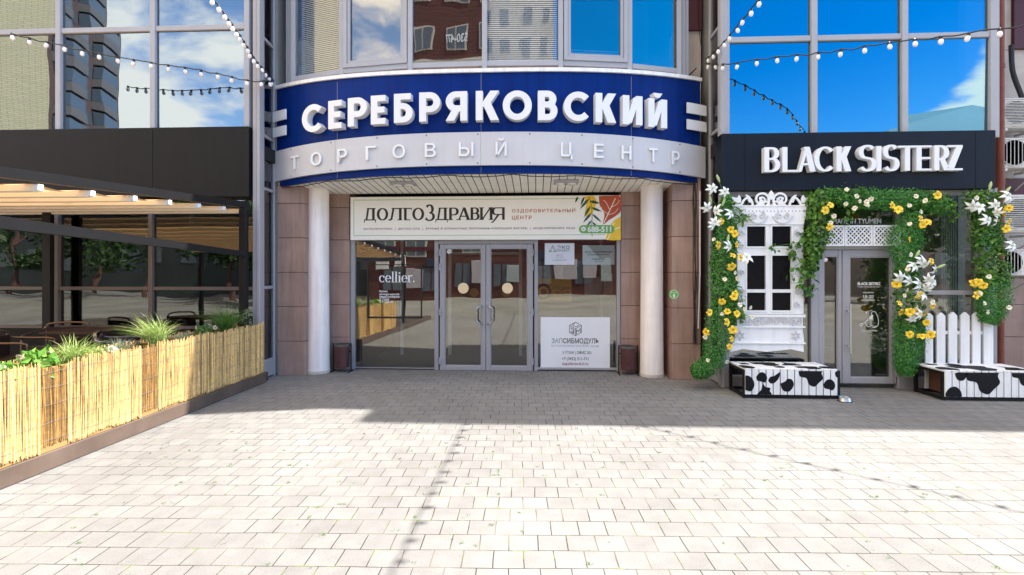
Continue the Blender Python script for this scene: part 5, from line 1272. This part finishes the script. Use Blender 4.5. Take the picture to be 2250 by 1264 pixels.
def bushy(label, x, y, z, n, r, h, size, m, blooms=0, fm='petal_cream'):
    t = thing('leafy_plant', label, 'plant', (x, y, z)); mb = MB()
    leaf_cloud(mb, [(x, y, z, r*.6, r*.6), (x, y, z+h*.5, r, r), (x, y, z+h, r*.5, r*.5)], n, size, pr, .3, .2); mb.build('foliage', m, t)
    for _ in range(blooms):
        o = link('flower', pr.choice(SML), (x+pr.gauss(0, r*.6), y+pr.gauss(0, r*.6), z+h*pr.uniform(.7, 1.15)), t); o.rotation_euler = (pr.gauss(-.8, .4), pr.random()*6, pr.gauss(0, .5))
bushy('broad-leaved bright plant with white blooms at the left edge', X0+.05, 3.93, PT-.08, 260, .13, .15, .07, 'leaf_bright', 6)
bushy('low leafy plant at the very left edge of the planters', X0+.05, 3.66, PT-.08, 220, .11, .10, .05, 'leaf_bright', 3)
bushy('small-leaved plant with tiny blooms in the middle planter', X0+.08, 4.58, PT-.08, 220, .09, .10, .028, 'leaf_sage', 5)
bushy('airy grey-green shrub against the corner post', X0+.08, 6.88, PT-.06, 320, .10, .28, .022, 'leaf_sage', 0)
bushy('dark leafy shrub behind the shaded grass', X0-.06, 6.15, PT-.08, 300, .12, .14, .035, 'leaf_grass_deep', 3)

# retractable awning
aw = thing('awning', 'retractable cream terrace awning on black beams with posts', 'awning', (-6.5, 5.0, .135))
AX = -4.20
def railz(Y): return 2.62+(Y-7.1)*.058
AF = 1.2                                     # front end of the awning, outside the picture
for x in (AX, -9.2):
    m = MB(); a, b = railz(AF), railz(7.08)
    m.add([(x-.04, AF, a-.075), (x+.03, AF, a-.075), (x+.03, 7.08, b-.075), (x-.04, 7.08, b-.075), (x-.04, AF, a+.01), (x+.03, AF, a+.01), (x+.03, 7.08, b+.01), (x-.04, 7.08, b+.01)], [(0, 3, 2, 1), (4, 5, 6, 7), (0, 1, 5, 4), (1, 2, 6, 5), (2, 3, 7, 6), (3, 0, 4, 7)])
    m.build('rail', 'black_metal', aw)
    MB().box(x-.05, x+.04, AF-.05, AF+.04, .005, railz(AF)-.076, .004).build('post', 'black_metal', aw)
    MB().box(x-.06, x+.035, 6.98, 7.07, .135, railz(7.0)-.076, .004).build('post', 'black_metal', aw)
MB().box(ax(99, 7.05), ax(117, 7.05), 7.0, 7.07, .135, 2.5, .004).build('post', 'black_metal', aw)
m = MB(); za, zb5 = az(505, 3.9, 0), 1.87
m.add([(AX-.02, AF, 2.03), (AX+.03, AF, 2.03), (AX+.03, 7.0, 1.84), (AX-.02, 7.0, 1.84), (AX-.02, AF, 2.15), (AX+.03, AF, 2.15), (AX+.03, 7.0, 1.91), (AX-.02, 7.0, 1.91)], [(0, 3, 2, 1), (4, 5, 6, 7), (0, 1, 5, 4), (1, 2, 6, 5), (2, 3, 7, 6), (3, 0, 4, 7)])
m.build('tie_beam', 'black_metal', aw)
ys = [7.04-.5*k for k in range(0, 12)]
for y in ys:
    z = railz(y)-.095
    b = MB().box(-9.15, AX-.02, y-.024, y+.024, z-.062, z, .008).build('cross_bar', 'awning_bar', aw)
    MB().box(AX-.019, AX+.018, y-.026, y+.026, z-.056, z+.004, .006).box(AX+.018, AX+.026, y-.014, y-.006, z-.04, z-.012).build('end_cap', 'white_plastic', b)
vs, fs = [], []; P_ = []
for a, b in zip(ys, ys[1:]):
    for i in range(8): t = i/8; y = a+(b-a)*t; P_.append((y, railz(y)-.088-.035*math.sin(math.pi*t)))
P_.append((ys[-1], railz(ys[-1])-.088))
for y, z in P_: vs += [(-9.15, y, z), (AX-.035, y, z)]
MB().add(vs, [(2*i, 2*i+1, 2*i+3, 2*i+2) for i in range(len(P_)-1)]).build('fabric', 'awning_cloth', aw, True)
def chair(label, x, y, rot):
    t = thing('chair', label, 'chair', (x, y, .135), 'terrace armchairs behind the planters'); c, s = math.cos(rot), math.sin(rot)
    TT = lambda p: (x+p[0]*c-p[1]*s, y+p[0]*s+p[1]*c, .135+p[2])
    def bx(m, *a):
        q = MB(); q.box(*a); m.add([TT(v) for v in q.v], q.f)
    m = MB(); bx(m, -.24, .24, -.23, .23, .41, .45); m.build('seat', 'chair_weave', t)
    m = MB(); bx(m, -.24, .24, .21, .235, .45, .70); m.build('backrest', 'chair_weave', t)
    for k in (-1, 1):
        MB().tube([TT(p) for p in spline([(k*.27, -.24, .02), (k*.27, -.24, .55), (k*.27, -.20, .635), (k*.27, 0, .65), (k*.27, .2, .665), (k*.27, .25, .7)], 4)], .013, 8).build('arm', 'chair_metal', t, True)
        MB().tube([TT((k*.26, .25, .02)), TT((k*.25, .24, .74))], .013, 8).build('leg', 'chair_metal', t, True)
    MB().tube([TT(p) for p in spline([(-.25, .24, .72), (-.2, .25, .75), (0, .27, .76), (.2, .25, .75), (.25, .24, .72)], 4)], .014, 8).build('top_rail', 'chair_metal', t, True)
chair('bronze metal armchair nearest the left edge of the photo', -6.25, 5.75, 1.9); chair('bronze metal armchair behind the spreading grass', -5.05, 5.9, 2.2); chair('bronze metal armchair set close to the terrace window', -6.6, 6.6, .3)
t = thing('table', 'dark square terrace table between the armchairs', 'table', (-5.75, 6.2, .135))
MB().box(-6.1, -5.4, 5.85, 6.55, .84, .87, .006).build('table_top', 'chair_weave', t); MB().tube([(-5.75, 6.2, .14), (-5.75, 6.2, .84)], .03, 10).build('leg', 'black_metal', t); MB().box(-5.95, -5.55, 6.0, 6.4, .136, .15).build('base', 'black_metal', t)
t = thing('pendant_lamp', 'small white cylinder lamp behind the terrace glass', 'lamp', at(420, 492, 7.6))
p = at(420, 483, 7.6); MB().lathe([(.028, -.07), (.028, .07)], tuple(p), 14).build('shade', 'white_plastic', t); MB().tube([p+Vector((0, 0, .07)), (p.x, p.y, 3.29)], .003, 4).build('cord', 'black_metal', t)

# ------------------------------------------------------------------ string lights
bm_ = MB().lathe([(.003, -.078), (.014, -.074), (.021, -.062), (.0235, -.046), (.020, -.030), (.013, -.020)], (0, 0, 0), 14)
BULB = bpy.data.meshes.new('bulb'); BULB.from_pydata(bm_.v, [], bm_.f); BULB.materials.append(MATS['bulb_glass']); BULB.polygons.foreach_set('use_smooth', [True]*len(BULB.polygons))
bm_ = MB().lathe([(.010, .012), (.013, .006), (.0145, -.004), (.0155, -.024), (.013, -.027)], (0, 0, 0), 10)
SOCK = bpy.data.meshes.new('socket'); SOCK.from_pydata(bm_.v, [], bm_.f); SOCK.materials.append(MATS['socket_black'])
def string(label, pts, step, cnt):
    t = thing('string_lights', label, 'string lights', pts[0], 'strings of white festoon bulbs'); P_ = [Vector(p) for p in spline(pts, 14)]
    s = .12; acc = 0; n = 0; i = 0; cb = []
    for a, b in zip(P_, P_[1:]):
        l = (b-a).length
        while s <= acc+l and n < cnt:
            p = a+(b-a)*((s-acc)/l)
            if n: cb.append((cb[-1]+p)/2+Vector((0, 0, -.012+pr.gauss(0, .008))))
            cb.append(p+Vector((0, 0, .006)))
            o = link('bulb', BULB, p, t); o.rotation_euler = (pr.gauss(0, .16), pr.gauss(0, .16), 0); o.scale = (1.1, 1.1, 1.1); link('socket', SOCK, p, o); n += 1; s += step
        acc += l
    MB().tube(spline([Vector(pts[0])]+cb, 3), .0075, 6).build('cable', 'socket_black', t, True)
string('string of bulbs from the right pier straight over the plaza', [(2.53, 7.62, 4.79), (2.53, 7.0, 4.72), (2.54, 5.7, 4.72), (2.55, 3.5, 4.75), (2.56, 1.0, 4.8), (2.58, -3, 4.95)], .208, 50)
string('string of bulbs crossing the right glass wing', [(2.53, 7.62, 4.74), (2.62, 7.02, 4.47), (3.05, 6.72, 4.42), (3.6, 6.35, 4.33), (4.13, 5.95, 4.25), (4.85, 5.18, 4.05), (6.0, 4.2, 3.98), (7.6, 2.8, 4.1), (9.5, 1.2, 4.5)], .235, 36)
string('string of bulbs from the left pier over the plaza', [at(601, 176, 7.55), at(563, 134, 6.98), at(530, 82, 6.4), at(500, 40, 5.95), at(474, 5, 5.7), at(474, 5, 5.7)+Vector((.35, -2.2, .2)), at(474, 5, 5.7)+Vector((.7, -5, .5))], .135, 40)
string('string of bulbs crossing the left glass wing', [at(603, 178, 7.55), at(580, 179, 7.1), at(544, 177, 6.98), at(443, 155, 6.85), at(324, 137, 6.65), at(227, 120, 6.5), at(113, 95, 6.36), at(47, 80, 6.27), at(-30, 58, 6.2), at(-150, 20, 6.1)], .205, 18)

# ------------------------------------------------------------------ what stands across the plaza (seen mirrored in the glass)
def block(name, label, base, H, mats, floors, cols, parent=None):
    """a storeyed block over a plan polygon; windows on each wall are parts"""
    t = thing(name, label, 'building', (sum(p[0] for p in base)/len(base), sum(p[1] for p in base)/len(base), 0))
    n = len(base)
    for i in range(n):
        a, b = Vector(base[i]), Vector(base[(i+1) % n]); d = (b-a).normalized(); nn = Vector((d.y, -d.x)); w_ = MB()
        w_.add([(a.x, a.y, 0), (b.x, b.y, 0), (b.x, b.y, H), (a.x, a.y, H)], [(0, 1, 2, 3)]); wl = w_.build('wall', mats[i % len(mats)], t)
        l = (b-a).length; k = cols[i]
        if not k: continue
        for f_ in range(floors):
            m = MB(); z = 2.2+f_*3.0
            for c in range(k):
                s0 = l*(c+.28)/k; s1 = l*(c+.72)/k; p, q = a+d*s0+nn*.03, a+d*s1+nn*.03
                m.add([(p.x, p.y, z), (q.x, q.y, z), (q.x, q.y, z+1.5), (p.x, p.y, z+1.5)], [(0, 1, 2, 3)])
            m.build('window_row', 'far_glass', wl)
    m = MB(); m.add([(p[0], p[1], H) for p in base], [tuple(range(n))]); m.build('roof', 'concrete', t)
    return t
tw = block('apartment_tower', 'beige and brown apartment tower mirrored in the left glass wing', [(-75.3, -32.1), (-81.6, -48.1), (-61.3, -56), (-55, -40)], 46, ['beige_courses', 'brown_courses', 'brown_courses', 'beige_courses'], 14, [0, 0, 0, 0])
d = Vector((-.366, -.93)); nn = Vector((.93, -.366))
for f_ in range(14):
    z = 2+f_*3
    for s0, s1 in ((1.0, 4.6), (9.0, 13.5)):
        m = MB(); p0 = Vector((-55, -40))+d*s0; p1 = Vector((-55, -40))+d*s1
        q = [p0, p1, p1+nn*1.3, p0+nn*1.3]; m.add([(v.x, v.y, zz) for zz in (z, z+1.1) for v in q], [(0, 1, 2, 3), (4, 7, 6, 5), (0, 4, 5, 1), (1, 5, 6, 2), (2, 6, 7, 3), (3, 7, 4, 0)])
        b = m.build('balcony', 'balcony_white', tw); q = [p0+nn*.1, p1+nn*.1, p1+nn*1.2, p0+nn*1.2]
        MB().add([(v.x, v.y, zz) for zz in (z+1.15, z+2.7) for v in q], [(0, 4, 5, 1), (1, 5, 6, 2), (2, 6, 7, 3), (3, 7, 4, 0)]).build('balcony_glazing', 'far_glass', b)
    for s0 in (5.6, 7.4, 14.4):
        p0 = Vector((-55, -40))+d*s0+nn*.04; p1 = p0+d*1.2; MB().add([(p0.x, p0.y, z+.9), (p1.x, p1.y, z+.9), (p1.x, p1.y, z+2.4), (p0.x, p0.y, z+2.4)], [(0, 1, 2, 3)]).build('window', 'far_glass', tw)
br = block('brick_building', 'red-brown brick building mirrored in the bay window and doors', [(-11.5, -16), (-11.5, -34), (-3.1, -34), (-3.1, -16)], 23, ['red_courses'], 7, [0, 0, 0, 0])
for f_ in range(7):
    for k in range(6 if not f_ else 4):
        x = -10.9+k*2.05 if f_ else -10.4+k*2.5; z = 15.3+(f_-5)*3.1 if f_ else .6
        f = MB().box(x, x+1.3, -16, -15.95, z, z+1.7).build('window', 'pale_render' if f_ else 'maroon', br)
        MB().box(x+.1, x+.6, -15.949, -15.93, z+.1, z+1.6).box(x+.7, x+1.2, -15.949, -15.93, z+.1, z+1.6).build('window_glass', 'far_glass', f)
for k, (x, z, w_, h_, mm) in enumerate(((-10.8, 2.1, .8, .9, 'ac_white'), (-9.6, 2.2, .7, .8, 'ac_white'), (-8.9, .9, 1.1, 1.2, 'poster_paper'), (-6.6, 1.2, .5, .7, 'white_plastic'), (-4.1, .9, .9, 1.5, 'poster_paper'), (-1.9, 1.0, .8, 1.1, 'grey_paper'), (-.6, 2.3, 1.2, .5, 'poster_navy'), (1.0, 1.0, 1.3, 1.3, 'poster_paper'), (2.7, 1.1, .9, 1.2, 'poster_paper'), (3.9, .9, .7, 1.4, 'grey_paper'), (-7.6, 2.3, 1.4, .5, 'poster_navy'))):
    MB().box(x, x+w_, -15.94, -15.85, z, z+h_, .02).build('wall_sign', mm, br)
text('530-477', 5.45, 6.85, 15.75, 16.4, 0, 'white_print', br, name='painted_number', bold=.03, T=lambda x, y, d: (-x, -15.9+d, y))
MB().box(-3.1, 5, -34, -16.01, 0, 5.6).build('annex', 'red_courses', br); MB().box(-11.6, 5.1, -15.99, -15.9, 3.3, 3.6).build('canopy_slab', 'maroon', br); MB().box(-11.6, -3.0, -15.99, -15.85, 13.9, 14.7).build('string_course', 'pale_render', br)
block('rendered_block', 'pale rendered block mirrored in the bay beside the brick building', [(-2.8, -35), (-2.8, -48), (4.5, -48), (4.5, -35)], 38, ['pale_render'], 10, [0, 4, 3, 4])
gb_ = block('roofed_building', 'low building with a teal hipped roof mirrored in the right wing', [(23, -20), (23, -34), (35, -34), (35, -20)], 10.2, ['balcony_white'], 3, [0, 0, 0, 0])
for f_ in range(3):
    for k in range(6): x = 23.9+k*1.85; MB().box(x, x+1.1, -20, -19.95, 1.6+f_*3, 3.2+f_*3).build('window', 'far_glass', gb_)
MB().add([(22, -19, 10.2), (36, -19, 10.2), (36, -35, 10.2), (22, -35, 10.2), (27, -25, 12.8), (32.5, -25, 13.6), (32, -29, 13.6), (27, -29, 12.8)], [(0, 1, 5, 4), (1, 2, 6, 5), (2, 3, 7, 6), (3, 0, 4, 7), (4, 5, 6, 7), (3, 2, 1, 0)]).build('hipped_roof', 'teal_roof', gb_)

tr = random.Random(3)
def tree(label, x, y, h, r):
    t = thing('tree', label, 'tree', (x, y, 0), 'trees across the plaza'); T_ = MB(); T_.tube([(x, y, 0), (x+.1, y, h*.3), (x-.05, y, h*.6), (x, y, h*.9)], [.16, .12, .08, .03], 8)
    for k in range(5):
        an = k*1.3; T_.tube([(x, y, h*(.3+.08*k)), (x+r*.6*math.cos(an), y+r*.6*math.sin(an), h*(.45+.09*k))], [.06, .02], 6)
    T_.build('trunk', 'brown_brick', t, True); c = MB()
    for _ in range(11): 
        u, v, w_ = tr.gauss(0, r*.5), tr.gauss(0, r*.5), tr.uniform(.35, .95)*h; q = r*tr.uniform(.3, .55); leaf_cloud(c, [(x+u, y+v, w_-q*.5, q, q), (x+u, y+v, w_+q*.5, q*.7, q*.7)], 130, .36, tr, .3, .1)
    c.build('crown', 'leaf_tree', t)
leafmat('leaf_tree', [(.012, .035, .01), (.03, .07, .015), (.045, .09, .02)], .2)
for k, (x, y) in enumerate(((-14.5, -13), (-19, -16), (-24, -15), (-30, -18), (-38, -20), (11, -12.5), (15.5, -15), (20, -14))):
    tree(['broad tree nearest the brick building', 'second tree of the mirrored row', 'middle tree of the mirrored row', 'fourth tree of the mirrored row', 'farthest tree of the mirrored row', 'tree mirrored in the shop door', 'tree beside the rendered block', 'tree before the teal-roofed building'][k]+', mirrored in the lower glass', x, y, tr.uniform(6.2, 7.4), tr.uniform(2.2, 2.8))
block('low_building', 'long low dark building mirrored behind the trees in the terrace glass', [(-50, -24), (-50, -34), (-13, -34), (-13, -24)], 7.5, ['dark_facade'], 2, [0, 0, 0, 14])
